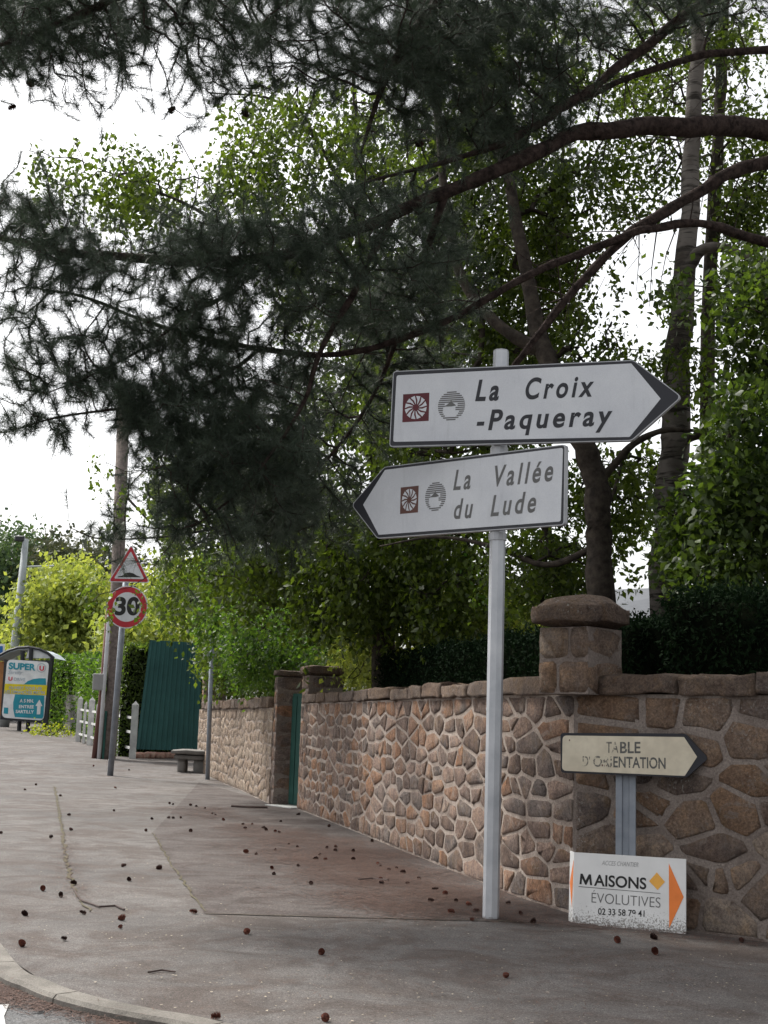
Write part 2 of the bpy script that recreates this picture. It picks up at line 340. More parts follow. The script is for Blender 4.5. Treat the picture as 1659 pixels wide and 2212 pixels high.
# asphalt repair patches
def ground_poly(name, px, dz, material, jit=.02, kind='structure'):
    pts = [G(*q) for q in px]; out = []
    for a, b in zip(pts, pts[1:]+pts[:1]):
        n = max(1, int((b-a).length/.25))
        for k in range(n):
            q = a.lerp(b, k/n); out.append(q+Vector((random.uniform(-jit, jit), random.uniform(-jit, jit), 0)))
    for q in out: q.z = gz(q.y)+dz
    return tag(MB().add(out, [tuple(range(len(out)))]).build(name, material), kind=kind)
ground_poly('asphalt_patch', [(330, 1800), (385, 1890), (445, 1975), (1180, 1995), (1320, 2010), (1200, 1965), (900, 1850), (640, 1748), (430, 1690)], .004, M['patch'], .015)
def crack(px, wd, name='crack_line', material=None):
    p = []
    for a, b in zip(px, px[1:]):
        A, B = G(*a), G(*b); n = max(2, int((B-A).length/.12))
        p += [A.lerp(B, k/n) for k in range(n)]
    V = []; Fc = []
    for i, q in enumerate(p):
        d = (p[min(i+1, len(p)-1)]-p[max(i-1, 0)]).normalized(); nn = Vector((-d.y, d.x, 0)); o = nn*random.uniform(-.02, .02)
        w_ = wd*random.uniform(.3, 1.2); V += [q+o+nn*w_+Vector((0, 0, .008)), q+o-nn*w_+Vector((0, 0, .008))]
    for i in range(len(p)-1): Fc.append((2*i, 2*i+1, 2*i+3, 2*i+2))
    return tag(MB().add(V, Fc).build(name, material or M['moss']), kind='structure')
crack([(330, 1800), (385, 1890), (445, 1975)], .012); crack([(445, 1975), (700, 1982), (1050, 1990), (1180, 1997)], .008)
crack([(118, 1700), (135, 1800), (143, 1860), (160, 1930)], .022); crack([(160, 1930), (200, 1975)], .01)
ground_poly('road_marking', [(-25, 2150), (18, 2148), (12, 2200), (-25, 2215)], -.049, M['paint'], .02)

# ------------------------------------------------------------------ stone walls
class Path:
    def __init__(s, pts):
        s.p = [Vector((q[0], q[1], 0)) for q in pts]; s.l = [0]
        for a, b in zip(s.p, s.p[1:]): s.l.append(s.l[-1]+(b-a).length)
        s.L = s.l[-1]
    def at(s, u):
        i = 0
        while i < len(s.l)-2 and u > s.l[i+1]: i += 1
        a, b = s.p[i], s.p[i+1]; t = (u-s.l[i])/(s.l[i+1]-s.l[i]); return a.lerp(b, t)
    def dir(s, u, e=.12):
        u = min(max(u, 0), s.L); a, b = s.at(max(0, u-e)), s.at(min(s.L, u+e)); return (b-a).normalized()
    def w(s, u, t, d):
        q = s.at(u); k = s.dir(u); return Vector((q.x+k.y*d, q.y-k.x*d, t))
def clip(poly, a, b, c):   # keep a*x+b*y<=c
    out = []
    for i in range(len(poly)):
        p, q = poly[i], poly[(i+1) % len(poly)]; dp = a*p[0]+b*p[1]-c; dq = a*q[0]+b*q[1]-c
        if dp <= 0: out.append(p)
        if (dp < 0 < dq) or (dq < 0 < dp): t = dp/(dp-dq); out.append((p[0]+(q[0]-p[0])*t, p[1]+(q[1]-p[1])*t))
    return out
def rubble(x0, x1, z0, z1, cw, ch, joint, rnd, seed=1):
    r = random.Random(seed); pts = []; rows = max(1, round((z1-z0)/ch))
    for j in range(rows):
        x = x0-r.random()*cw
        while x < x1+cw*.5:
            x += cw*r.choice((.4, .6, 1, 1.2, 1.8))*r.uniform(.85, 1.15); pts.append((x, z0+(j+.5+r.uniform(-rnd, rnd))*(z1-z0)/rows))
    cells = []
    for i, (x, y) in enumerate(pts):
        if not (x0 < x < x1): continue
        P_ = [(x0, z0), (x1, z0), (x1, z1), (x0, z1)]
        jj = joint*r.uniform(.6, 1.5)
        for k, (a, b) in enumerate(pts):
            if k == i or abs(a-x) > 3*cw or abs(b-y) > 3*ch: continue
            # anisotropic metric so that cells stay wider than tall
            sx = ch/cw; dx, dy = (a-x)*sx, b-y; d = math.hypot(dx, dy)
            nx, ny = dx*sx/d, dy/d; c = nx*(x+a)/2+ny*(y+b)/2; ln = math.hypot(nx, ny); P_ = clip(P_, nx, ny, c-jj/2*ln)
            if len(P_) < 3: break
        if len(P_) < 3: continue
        for _ in range(1):
            Q = []
            for k in range(len(P_)):
                p, q = P_[k], P_[(k+1) % len(P_)]; f = r.uniform(.05, .15)
                Q += [(p[0]+(q[0]-p[0])*f, p[1]+(q[1]-p[1])*f), (q[0]+(p[0]-q[0])*f, q[1]+(p[1]-q[1])*f)]
            P_ = [(p[0]+.011*noise.noise(Vector((p[0]*9, p[1]*9, seed))), p[1]+.014*noise.noise(Vector((p[0]*9, p[1]*9, seed+9)))) for p in Q]
            P_ = [q for k in range(len(P_)) for q in (P_[k], ((P_[k][0]+P_[(k+1) % len(P_)][0])/2+r.gauss(0, .006), (P_[k][1]+P_[(k+1) % len(P_)][1])/2+r.gauss(0, .006)))] if len(P_) < 12 else P_
        xs_ = [p[0] for p in P_]; zs_ = [p[1] for p in P_]
        if max(xs_)-min(xs_) < .05 or max(zs_)-min(zs_) < .04: continue
        cells.append(P_)
    return cells
def stone_geo(cell, f, depth, r):
    n = len(cell); cx = sum(p[0] for p in cell)/n; cy = sum(p[1] for p in cell)/n; V = []
    for sc, dd, jj in ((1.0, -.03, 0), (.985, depth*.3, .3), (.87, depth*.95, .6)):
        for p in cell: V.append(f(cx+(p[0]-cx)*sc*(1+r.uniform(-.05, .05)*(dd > 0)), cy+(p[1]-cy)*sc*(1+r.uniform(-.06, .06)*(dd > 0)), dd+jj*r.uniform(-.6, .6)*depth))
    V.append(f(cx, cy, depth*r.uniform(.8, 1.3))); Fc = []
    for a in (0, n):
        for k in range(n): Fc.append((a+k, a+(k+1) % n, a+n+(k+1) % n, a+n+k))
    for k in range(n): Fc.append((2*n+k, 2*n+(k+1) % n, 3*n))
    return V, Fc
def lay_stones(parent, cells, f, depth, material, seed=3, limit=300, key=None):
    r = random.Random(seed); rest = MB()
    if key: cells = sorted(cells, key=key)
    for i, c in enumerate(cells):
        V, Fc = stone_geo(c, f, depth*r.uniform(.6, 1.4), r)
        if i < limit: MB().add(V, Fc).build('stone', material, parent, smooth=True)
        else: rest.add(V, Fc)
    if rest.V: rest.build('stone_stuff', material, parent, smooth=True, kind='stuff')
def rough_block(f, sx, sy, sz, material, parent, name, amp=.015, cuts=2, seed=0, rnd=.03):
    bm = bmesh.new(); bmesh.ops.create_cube(bm, size=1)
    bmesh.ops.subdivide_edges(bm, edges=list(bm.edges), cuts=cuts, use_grid_fill=True)
    r = random.Random(seed*13+5); off = Vector((r.uniform(0, 99), r.uniform(0, 99), r.uniform(0, 99)))
    V = []
    for v in bm.verts:
        c = Vector((v.co.x*sx, v.co.y*sy, v.co.z*sz)); ext = [abs(v.co.x) > .49, abs(v.co.y) > .49, abs(v.co.z) > .49]
        k = sum(ext)
        if k >= 2:
            for a in range(3):
                if ext[a]: c[a] -= math.copysign(rnd*(.55 if k == 2 else .9), c[a])
        c += noise.noise_vector((c+off)*5)*amp + noise.noise_vector((c+off)*14)*amp*.5
        V.append(f(c.x, c.y, c.z))
    bm.verts.index_update(); Fc = [tuple(v.index for v in fc.verts) for fc in bm.faces]; bm.free()
    return MB().add(V, Fc).build(name, material, parent, smooth=True)
def wall_core(parent, path, u0, u1, z0, z1, thick, material, back=0):
    n = max(2, int((u1-u0)/.25)); V = []; Fc = []
    for i in range(n+1):
        u = u0+(u1-u0)*i/n
        V += [path.w(u, z0, 0), path.w(u, z1, 0), path.w(u, z1, -thick), path.w(u, z0, -thick)]
    for i in range(n):
        for k in range(4): a = i*4+k; b = i*4+(k+1) % 4; Fc.append((a, b, b+4, a+4))
    Fc += [(0, 1, 2, 3), (4*n+3, 4*n+2, 4*n+1, 4*n)]
    MB().add(V, Fc).build('mortar_core', material, parent)
def coping(parent, path, u0, u1, z, h, over, thick, material, seed=0, slab=(.6, 1.3)):
    r = random.Random(seed); u = u0; k = 0
    while u < u1-.05:
        L = min(r.uniform(*slab), u1-u); L = u1-u if u1-u-L < .2 else L
        dz = r.uniform(-.012, .012); hh = h*r.uniform(.92, 1.1)
        rough_block(lambda x, y, zz, u=u, L=L, dz=dz, hh=hh: path.w(u+L/2+x, z+hh/2+zz+dz, over-(thick+2*over)/2-y), L-.005, thick+2*over, hh, material, parent, 'coping_stone', .03, 5, seed*100+k, .006)
        u += L; k += 1
# near wall : from door to corner
near = Path([G(642, 1747), G(760, 1793), G(900, 1850), G(1040, 1907), G(1110, 1935), G(1170, 1955), G(1236, 1974)])
right_end = G(1659, 2036); c0 = near.p[-1]; rd = (Vector((right_end.x, right_end.y, 0))-c0).normalized()
rightp = Path([c0, c0+rd*6.5])
ZW = 1.80
wA = thing('stone_wall', near.at(near.L/2), 'long brown rubble stone wall with pale mortar running back from the corner pillar to the green door', 'wall')
wall_core(wA, near, 0, near.L, -.1, ZW, .42, M['mortar'])
cells = rubble(.0, near.L, .02, ZW-.02, .40, .18, .034, .20, 5)
print('near wall cells', len(cells), 'L', near.L, near.p)
lay_stones(wA, cells, near.w, .009, M['stone'], key=lambda c: -c[0][0])
coping(wA, near, .28, near.L-.30, ZW, .15, .045, .42, M['coping'], 2)
wB = thing('stone_wall', rightp.at(1.5), 'rubble stone wall with rounded brown boulders in grey mortar behind the cream signpost', 'wall')
wall_core(wB, rightp, 0.002, rightp.L, -.1, ZW, .42, M['mortar_r'])
cells = rubble(.03, rightp.L, .02, ZW-.02, .38, .235, .055, .30, 11)
lay_stones(wB, cells, rightp.w, .012, M['stone_r'], 9)
coping(wB, rightp, .26, rightp.L, ZW, .17, .05, .42, M['coping'], 4, (.6, 1.2))
# far wall
farp = Path([G(424, 1662), G(463, 1682), G(520, 1707), G(581, 1737)])
wC = thing('stone_wall', farp.at(farp.L/2), 'far skylit-toned stretch of stone wall between the green sheet gate and the green door', 'wall')
wall_core(wC, farp, 0, farp.L-.02, -.1, 1.72, .42, M['mortar'])
cells = rubble(0, farp.L, .02, 1.70, .42, .2, .03, .3, 21)
lay_stones(wC, cells, farp.w, .010, M['stone_far'], 6, key=lambda c: -c[0][0])
coping(wC, farp, .75, farp.L-.3, 1.72, .20, .05, .42, M['coping'], 8, (.6, 1.0))
# pillars
def pillar(cx, cy, ang, side, side2, z0, z1, caph, capo, label, courses, mats, seed, dome=0, cap_name='cap_stone'):
    t = thing('stone_pillar', (cx, cy, z0), label, 'pillar', None)
    ca, sa = math.cos(ang), math.sin(ang)
    f0 = lambda x, y, z: Vector((cx+ca*x-sa*y, cy+sa*x+ca*y, z))
    mb = MB(); s1, s2 = side/2-.012, side2/2-.012
    mb.add([f0(x, y, z) for z in (z0, z1-.01) for x, y in ((-s1, -s2), (s1, -s2), (s1, s2), (-s1, s2))], [(3, 2, 1, 0), (4, 5, 6, 7), (0, 1, 5, 4), (1, 2, 6, 5), (2, 3, 7, 6), (3, 0, 4, 7)])
    mb.build('mortar_core', M['mortar_r'], t)
    hh = (z1-z0)/courses; r = random.Random(seed)
    for k in range(courses):
        zc = z0+(k+.5)*hh; sp = (.62 if k % 2 else .40)*side
        for a, b, yc, yl in ((-side/2, -side/2+sp, 0, side2), (-side/2+sp, side/2, 0, side2)):
            rough_block(lambda x, y, z, a=a, b=b, zc=zc: f0((a+b)/2+x, y, zc+z), b-a-.012, side2, hh-.014, mats, t, 'stone', .012, 3, seed*50+k*3+int(a*10), .015)
    def fc(x, y, z):
        zz = z
        if z > 0 and dome: zz = z + dome*(1-min(1, ((x/(side/2+capo))**2+(y/(side2/2+capo))**2)*.75))
        return f0(x, y, z1+caph/2+zz)
    rough_block(fc, side+2*capo, side2+2*capo, caph, M['coping'], t, cap_name, .022, 5, seed+77, .05)
    return t
pc = P(1256, 1430, 11.25); 
pang = math.atan2(rd.y, rd.x)
pillar(pc.x+.0, pc.y+.05, pang, .52, .52, 1.79, 2.36, .19, .07, 'square brown granite pillar with a domed cap where the two stone walls meet', 2, M['stone_r'], 3, .09)
dA = near.dir(.2); ang = math.atan2(dA.y, dA.x)
q = near.w(.30, 0, -.30); pillar(q.x, q.y, ang, .60, .62, 0, 2.28, .17, .05, 'broad dark stone pillar on the near side of the green door', 9, M['stone'], 5)
dB = farp.dir(farp.L-.2); angB = math.atan2(dB.y, dB.x)
q = farp.w(farp.L+.16, 0, -.29); pillar(q.x, q.y, angB, .42, .56, 0, 2.28, .12, .04, 'narrow stone pillar on the far side of the green door', 9, M['stone'], 6)
q = farp.w(.3, 0, -.34); pillar(q.x, q.y, angB, .6, .62, 0, 2.95, .17, .06, 'far end pillar of the stone wall next to the green sheet gate', 10, M['stone'], 7)
# green door in the gap
a = farp.w(farp.L+.37, 0, -.30); b = near.w(.02, 0, -.30)
dt = thing('garden_door', (a+b)/2, 'narrow green painted door set back between two stone pillars', 'door')
pd = Plane(a, (b-a)); 
wd = (b-a).length
MB().prism(pd, [(0, .03), (wd, .03), (wd, 1.98), (0, 1.98)], -.05, 0).build('door_leaf', M['door'], dt)
for k in range(5): MB().prism(pd, [(wd*k/5+.012, .06), (wd*(k+1)/5-.012, .06), (wd*(k+1)/5-.012, 1.93), (wd*k/5+.012, 1.93)], .001, .018).build('plank', M['door'], dt)
th = MB(); A2, B2 = farp.w(farp.L+.37, 0, .12), near.w(.0, 0, .12)
tag(th.add([A2+Vector((0, 0, .02)), B2+Vector((0, 0, .02)), b+Vector((0, 0, .02)), a+Vector((0, 0, .02)), A2-Vector((0, 0, .05)), B2-Vector((0, 0, .05)), b-Vector((0, 0, .05)), a-Vector((0, 0, .05))],
   [(0, 1, 2, 3), (0, 1, 5, 4), (1, 2, 6, 5), (3, 0, 4, 7)]).build('door_step', M['concrete']), 'pale worn stone step in front of the green door', 'step')

# ------------------------------------------------------------------ text
def text_mesh(body, bold=0.0, space=1.0):
    cu = bpy.data.curves.new('t', 'FONT'); cu.body = body; cu.offset = bold; cu.space_character = space; cu.fill_mode = 'FRONT'
    ob = bpy.data.objects.new('t', cu); COL.objects.link(ob); dg = bpy.context.evaluated_depsgraph_get()
    me = bpy.data.meshes.new_from_object(ob.evaluated_get(dg)); V = [v.co.copy() for v in me.vertices]; Fc = [tuple(p.vertices) for p in me.polygons]
    bpy.data.objects.remove(ob); bpy.data.curves.remove(cu); bpy.data.meshes.remove(me); return V, Fc
_c = text_mesh('H'); CAP = max(v.y for v in _c[0])
def fit_text(pl, body, A, B, T, d, material, parent, name='lettering', bold=.008, shear=0, space=1.0):
    V, Fc = text_mesh(body, bold, space); x0 = min(v.x for v in V); x1 = max(v.x for v in V)
    a = pl.st(*A); b = pl.st(*B); t = pl.st(*T); hh = abs(t[1]-a[1]); wx = b[0]-a[0]; sl = (b[1]-a[1])/wx
    wx -= shear*hh
    O = [pl.w(a[0]+(v.x-x0)/(x1-x0)*wx+shear*v.y/CAP*hh, a[1]+sl*(v.x-x0)/(x1-x0)*wx+v.y/CAP*hh, d) for v in V]
    org = ORG[parent.name]; me = bpy.data.meshes.new(name); me.from_pydata([v-org for v in O], [], Fc); me.materials.append(material); return link(name, me, parent)
def round_poly(pts, rad, n=4):
    out = []
    rads = rad if hasattr(rad, '__len__') else [rad]*len(pts)
    for i, p in enumerate(pts):
        p = Vector(p); a = Vector(pts[i-1]); b = Vector(pts[(i+1) % len(pts)]); r = rads[i]
        da = (a-p).normalized()*r; db = (b-p).normalized()*r
        for k in range(n+1): t = k/n; out.append(tuple((p+da)*(1-t)**2+p*2*t*(1-t)+(p+db)*t*t))
    return out
def disc(cx, cy, rx, ry=None, n=40): return [(cx+rx*math.cos(2*math.pi*k/n), cy+(ry or rx)*math.sin(2*math.pi*k/n)) for k in range(n)]

# ------------------------------------------------------------------ big direction sign post
Z = lambda x, y: (729+x*.4883, 729+y*.4883)
base = G(1060, 1984); base.z = 0
topz = P(1081, 760, base.y).z
post = thing('direction_signpost', base, 'tall pale octagonal aluminium post carrying two white arrow signs in front of the wall', 'signpost')
PR = .066
MB().tube([base+Vector((0, 0, -.05)), base+Vector((0, 0, topz-.0))], PR, 8).build('pole', M['pole'], post)
MB().tube([base+Vector((0, 0, topz-.012)), base+Vector((0, 0, topz+.012))], PR*.97, 8).build('pole_cap', M['alu'], post)
zr = P(1060, 1532, base.y).z
MB().tube([base+Vector((0, 0, zr-.012)), base+Vector((0, 0, zr+.012))], PR+.003, 8).build('pole_band', M['pole'], post)
for q in (P(1075, 975, base.y).z, P(1075, 1160, base.y).z):
    MB().tube([base+Vector((0, 0, q-.03)), base+Vector((0, 0, q+.03))], PR+.009, 12).build('clamp', M['alu'], post)
print('post', base, topz)
def logo_swirl(pl, c00, c11, d, col, parent):
    a = pl.st(*c00); b = pl.st(*c11); x0, x1, y0, y1 = a[0], b[0], b[1], a[1]
    sq = MB().sheet(pl, [(x0, y0), (x1, y0), (x1, y1), (x0, y1)], d).build('tourism_emblem', col, parent)
    cx, cy, r = (x0+x1)/2, (y0+y1)/2, min(x1-x0, y1-y0)/2; rx = (x1-x0)/2*.84; ry = (y1-y0)/2*.84; mb = MB()
    for k in range(12):
        th = 2*math.pi*k/12
        pt = lambda rr, da: (cx+rx*rr*math.cos(th+da), cy+ry*rr*math.sin(th+da))
        mb.sheet(pl, [pt(.27, .0), pt(.6, .02), pt(1.0, .12), pt(.98, .52), pt(.62, .30), pt(.3, .12)], d+.001)
    mb.build('emblem_petals', M['white_sign'], sq)
def logo_stripes(pl, c, rxy, d, parent):
    a = pl.st(c[0]-rxy[0], c[1]); b = pl.st(c[0]+rxy[0], c[1]); t = pl.st(c[0], c[1]-rxy[1]); bt = pl.st(c[0], c[1]+rxy[1])
    cx, cy, rx, ry = (a[0]+b[0])/2, (t[1]+bt[1])/2, (b[0]-a[0])/2, (t[1]-bt[1])/2; mb = MB(); n = 15
    for k in range(n):
        y = 1-(k+.5)*2/n; X = math.sqrt(max(0, 1-y*y)); h = .042
        if y > .25: segs = [(-X, X)]
        elif y > -.05: segs = [(-X, -.5), (.45, X)]
        elif y > -.3: segs = [(-X, -.62), (.3, X)]
        elif y > -.75: segs = [(-X, -X+.28), (X-.35, X)]
        else: segs = [(-X, X*.9)]
        for s0, s1 in segs: mb.sheet(pl, [(cx+s0*rx, cy+(y-h)*ry), (cx+s1*rx, cy+(y-h)*ry), (cx+s1*rx, cy+(y+h)*ry), (cx+s0*rx, cy+(y+h)*ry)], d)
    mb.sheet(pl, [(cx+x*rx, cy+y*ry) for x, y in ((-.62, -.02), (-.35, .08), (-.2, .2), (-.1, .24), (-.03, .42), (.05, .22), (.2, .14), (.35, .0), (.0, -.04))], d+.0005)
    mb.build('striped_emblem', M['ink_grey'], parent)
def arrow_sign(t, pl, outer, inner, thick, ro, ri, black=.008):
    oz = [pl.st(*q) for q in outer]; iz = [pl.st(*q) for q in inner]
    print('sign', [(round(a, 2), round(b, 2)) for a, b in oz])
    o2 = round_poly(oz, ro); 
    cx = sum(p[0] for p in oz)/len(oz); cy = sum(p[1] for p in oz)/len(oz)
    MB().prism(pl, o2, -thick, 0).build('sign_box', M['alu'], t)
    def inset(pts, k):
        n = len(pts); r = []
        for i in range(n):
            p = Vector(pts[i]); a = (p-Vector(pts[i-1])).normalized(); b = (Vector(pts[(i+1) % n])-p).normalized()
            na = Vector((a.y, -a.x)); nb = Vector((b.y, -b.x))
            if na.dot(Vector((cx, cy))-p) < 0: na = -na
            if nb.dot(Vector((cx, cy))-p) < 0: nb = -nb
            bis = (na+nb); bis = bis/max(.3, bis.dot(na)); r.append(tuple(p+bis*k))
        return r
    MB().prism(pl, round_poly(inset(oz, black), [max(.005, q-.005) for q in ro]), -.004, .001).build('black_border', M['black'], t)
    return MB().prism(pl, round_poly(iz, ri), .0, .0025).build('white_face', M['white_sign'], t)
# upper sign
u1 = Vector((1, -.40, 0)).normalized(); pl1 = Plane(base+Vector((0, 0, 0))+Vector((-.0, -PR-.05, 0)), u1)
s1 = thing('direction_sign', pl1.w(0, topz-.5), 'upper white direction sign pointing right, with two lines of black italic lettering', 'road sign')
arrow_sign(s1, pl1, [Z(246, 149), Z(1310, 99), Z(1524, 262), Z(1302, 457), Z(229, 484)], [Z(262, 168), Z(1300, 115), Z(1430, 271), Z(1293, 440), Z(247, 462)], .045, [.03, .03, .045, .03, .03], [.02, .006, .006, .006, .02])
logo_swirl(pl1, Z(291, 252), Z(404, 369), .0035, M['maroon'], s1); logo_stripes(pl1, Z(505, 303), (60*.4883, 65*.4883), .0035, s1)
SH = .18
fit_text(pl1, 'La', Z(610, 279), Z(727, 275), Z(612, 192), .004, M['black'], s1, bold=.03, shear=SH, space=1.35)
fit_text(pl1, 'Croix', Z(825, 272), Z(1142, 258), Z(826, 184), .004, M['black'], s1, bold=.025, shear=SH, space=1.35)
fit_text(pl1, '-Paqueray', Z(612, 410), Z(1222, 386), Z(612, 326), .004, M['black'], s1, bold=.025, shear=SH, space=1.3)
# lower sign
u2 = Vector((1, -.80, 0)).normalized(); pl2 = Plane(base+Vector((0, -PR-.05, 0)), u2)
s2 = thing('direction_sign', pl2.w(0, topz-1.2), 'lower white direction sign pointing left, angled away, with two lines of black italic lettering', 'road sign')
arrow_sign(s2, pl2, [Z(207, 572), Z(1008, 472), Z(1003, 830), Z(176, 890), Z(62, 742)], [Z(211, 586), Z(998, 488), Z(988, 814), Z(183, 873), Z(114, 740)], .05, [.03, .03, .03, .03, .045], [.006, .02, .02, .006, .006])
logo_swirl(pl2, Z(281, 664), Z(357, 774), .0035, M['brownlogo'], s2); logo_stripes(pl2, Z(435, 704), (46*.4883, 64*.4883), .0035, s2)
fit_text(pl2, 'La', Z(513, 674), Z(600, 667), Z(515, 590), .004, M['ink_grey'], s2, bold=.02, shear=SH, space=1.35)
fit_text(pl2, 'Vallée', Z(682, 660), Z(964, 631), Z(684, 572), .004, M['ink_grey'], s2, bold=.02, shear=SH, space=1.35)
fit_text(pl2, 'du', Z(512, 802), Z(604, 795), Z(514, 718), .004, M['ink_grey'], s2, bold=.02, shear=SH, space=1.35)
fit_text(pl2, 'Lude', Z(678, 790), Z(888, 769), Z(680, 702), .004, M['ink_grey'], s2, bold=.02, shear=SH, space=1.35)

# ------------------------------------------------------------------ old cream sign
Y4 = lambda x, y: (1026+x*.3815, 1512+y*.3815)
pb = G(1352, 2000); pb = Vector((pb.x, 10.02, 0)); 
pp = P(1352, 1800, 10.72); pb = Vector((pp.x, 10.72, 0))
o4 = thing('old_signpost', pb, 'grey fluted metal post in front of the stone wall, behind the white board', 'signpost')
zt = P(1354, 1600, 10.72).z; mb = MB(); ppl = Plane(pb, (1, -.28, 0))
pts = [(-.078, -.03), (-.078, .03), (-.03, .03), (-.022, .012), (.022, .012), (.03, .03), (.078, .03), (.078, -.03)]
mb.add([ppl.w(x, z, y) for z in (-.1, zt) for x, y in pts], [tuple(range(7, -1, -1)), tuple(range(8, 16))]+[(i, (i+1) % 8, 8+(i+1) % 8, 8+i) for i in range(8)]); mb.build('post', M['pole_grey'], o4)
pl4 = Plane(pb+Vector((0, -.11, 0)), (1, -.42, 0))
s4 = thing('old_direction_sign', pl4.w(0, zt-.2), 'small cream enamel arrow sign with worn black capitals, pointing right at the wall', 'road sign')
oz = [pl4.st(*Y4(*q)) for q in ((484, 186), (1188, 190), (1322, 330), (1196, 440), (486, 412))]; print('table', oz)
MB().prism(pl4, round_poly(oz, [.03, .02, .03, .02, .03]), -.06, 0).build('sign_box', M['black'], s4)
iz = [pl4.st(*Y4(*q)) for q in ((497, 201), (1184, 210), (1258, 322), (1188, 430), (493, 400))]
face4 = MB().prism(pl4, round_poly(iz, [.035, .005, .005, .005, .035]), .0, .003).build('cream_face', M['cream'], s4)
fit_text(pl4, 'TA', Y4(742, 299), Y4(814, 300), Y4(742, 238), .0042, M['worn2'], s4, bold=.012)
fit_text(pl4, 'BLE', Y4(822, 300), Y4(938, 300), Y4(822, 239), .0042, M['worn'], s4, bold=.018)
fit_text(pl4, "D'", Y4(610, 373), Y4(652, 374), Y4(610, 318), .0042, M['worn2'], s4, bold=.01)
fit_text(pl4, 'ORI', Y4(670, 375), Y4(776, 379), Y4(670, 318), .0042, M['worn2'], s4, bold=.02)
fit_text(pl4, 'ENTATION', Y4(784, 380), Y4(1080, 389), Y4(784, 321), .0042, M['worn'], s4, bold=.018)
for (x, y, r) in ((722, 370, .006), (745, 372, .004), (768, 378, .003), (536, 228, .005)): c = pl4.st(*Y4(x, y)); MB().sheet(pl4, disc(c[0], c[1], r, r*1.5, 10), .0046).build('rust_spot', M['rust'], s4)


# ------------------------------------------------------------------ builder's board leaning on the post
BLp, BRp = G(*Y4(553, 1264)), G(*Y4(1195, 1326)); ub = (BRp-BLp).normalized()
pl5 = Plane(BLp+Vector((0, 0, .0)), ub, Vector((0, .07, 1)) - ub*(Vector((0, .07, 1)).dot(ub)))
s5 = thing('builders_board', BLp, 'white advertising board with orange arrow leaning against the grey post on the ground', 'sign board')
cs = [pl5.st(*Y4(*q)) for q in ((562, 862), (1195, 901), (1195, 1326), (553, 1264))]; print('board', cs)
bface = MB().prism(pl5, cs, -.012, 0).build('board_face', M['board'], s5)
tl, bl = pl5.st(*Y4(562, 862)), pl5.st(*Y4(553, 1264)); pr = Plane(pl5.w(bl[0], bl[1], 0), (-.20, .9, 0), pl5.v); pr.n = Vector((-.9, -.3, 0)).normalized()
hB = tl[1]-bl[1]; dl = pl5.u*(tl[0]-bl[0])
A = pl5.w(*bl, 0); B = pl5.w(*tl, 0); back = Vector((-.018, .10, 0))
MB().add([A, B, B+back, A+back, A+Vector((0, .012, 0)), B+Vector((0, .012, 0)), B+back+Vector((.012, .012, 0)), A+back+Vector((.012, .012, 0))], [(0, 1, 2, 3), (4, 5, 6, 7), (0, 3, 7, 4), (1, 2, 6, 5), (2, 3, 7, 6)]).build('side_fold', M['board'], s5)
nb = Vector((-.6, -.8, 0)).normalized()*.002
MB().add([A.lerp(B, .9)+back*.06+nb, A.lerp(B, .55)+back*.9+nb, A.lerp(B, .2)+back*.25+nb], [(0, 1, 2)]).build('left_arrow_print', M['orange'], s5)
def shp(name, pts, m, d=.002): return MB().sheet(pl5, [pl5.st(*Y4(*q)) for q in pts], d).build(name, m, s5)
shp('right_arrow_print', [(1098, 925), (1182, 1116), (1100, 1292)], M['orange']); shp('diamond_print', [(986, 1026), (1030, 976), (1076, 1030), (1034, 1076)], M['gold'])
shp('rule_line', [(587, 1054), (1050, 1094), (1050, 1097), (587, 1058)], M['ink_grey'])
shp('lettering', [(592, 1043), (598, 983), (610, 984), (627, 1022), (645, 987), (657, 988), (664, 1049), (652, 1048), (648, 1012), (631, 1047), (624, 1046), (607, 1009), (604, 1044)], M['ink'])
fit_text(pl5, 'AISONS', Y4(674, 1050), Y4(970, 1071), Y4(674, 989), .002, M['ink'], s5, bold=.02)
fit_text(pl5, 'ÉVOLUTIVES', Y4(660, 1147), Y4(1050, 1177), Y4(660, 1090), .002, M['ink_grey'], s5, bold=-.012)
fit_text(pl5, '02 33 58 79 41', Y4(697, 1214), Y4(960, 1228), Y4(697, 1179), .002, M['ink'], s5, bold=.01)
fit_text(pl5, 'ACCES CHANTIER', Y4(718, 934), Y4(930, 946), Y4(718, 909), .002, M['pencil'], s5, bold=0, shear=.2)

# ------------------------------------------------------------------ 30 and hump signs
Z1 = lambda x, y: (x*.293, 1107+y*.293)
b3 = G(*Z1(812, 1940)); t3 = P(*Z1(945, 300), b3.y); 
p3 = thing('speed_signpost', b3, 'thin grey metal post carrying the 30 disc and the triangle in the pavement', 'signpost')
MB().tube([b3-Vector((0, 0, .1)), Vector((t3.x, b3.y, t3.z))], .075, 10).build('pole', M['pole_grey'], p3, smooth=True)
pl3 = Plane(Vector((b3.x, b3.y-.12, 0)), (1, 0, 0))
c = pl3.st(*Z1(936, 697)); r3 = 153*.293/2850*b3.y
d3 = thing('speed_limit_sign', pl3.w(*c), 'round red bordered speed limit sign reading 30', 'road sign')
MB().prism(pl3, disc(*c, r3, r3*1.03), -.03, 0).build('sign_plate', M['white_sign'], d3)
MB().prism(pl3, disc(*c, r3*.95, r3*.98), -.001, .004).build('red_ring', M['red'], d3)
MB().prism(pl3, disc(*c, r3*.68, r3*.71), -.001, .008).build('white_centre', M['white_sign'], d3)
fit_text(pl3, '30', Z1(845, 752), Z1(1027, 752), Z1(845, 630), .012, M['ink'], d3, bold=.035)
tz = [pl3.st(*Z1(*q)) for q in ((968, 238), (1102, 517), (800, 510))]
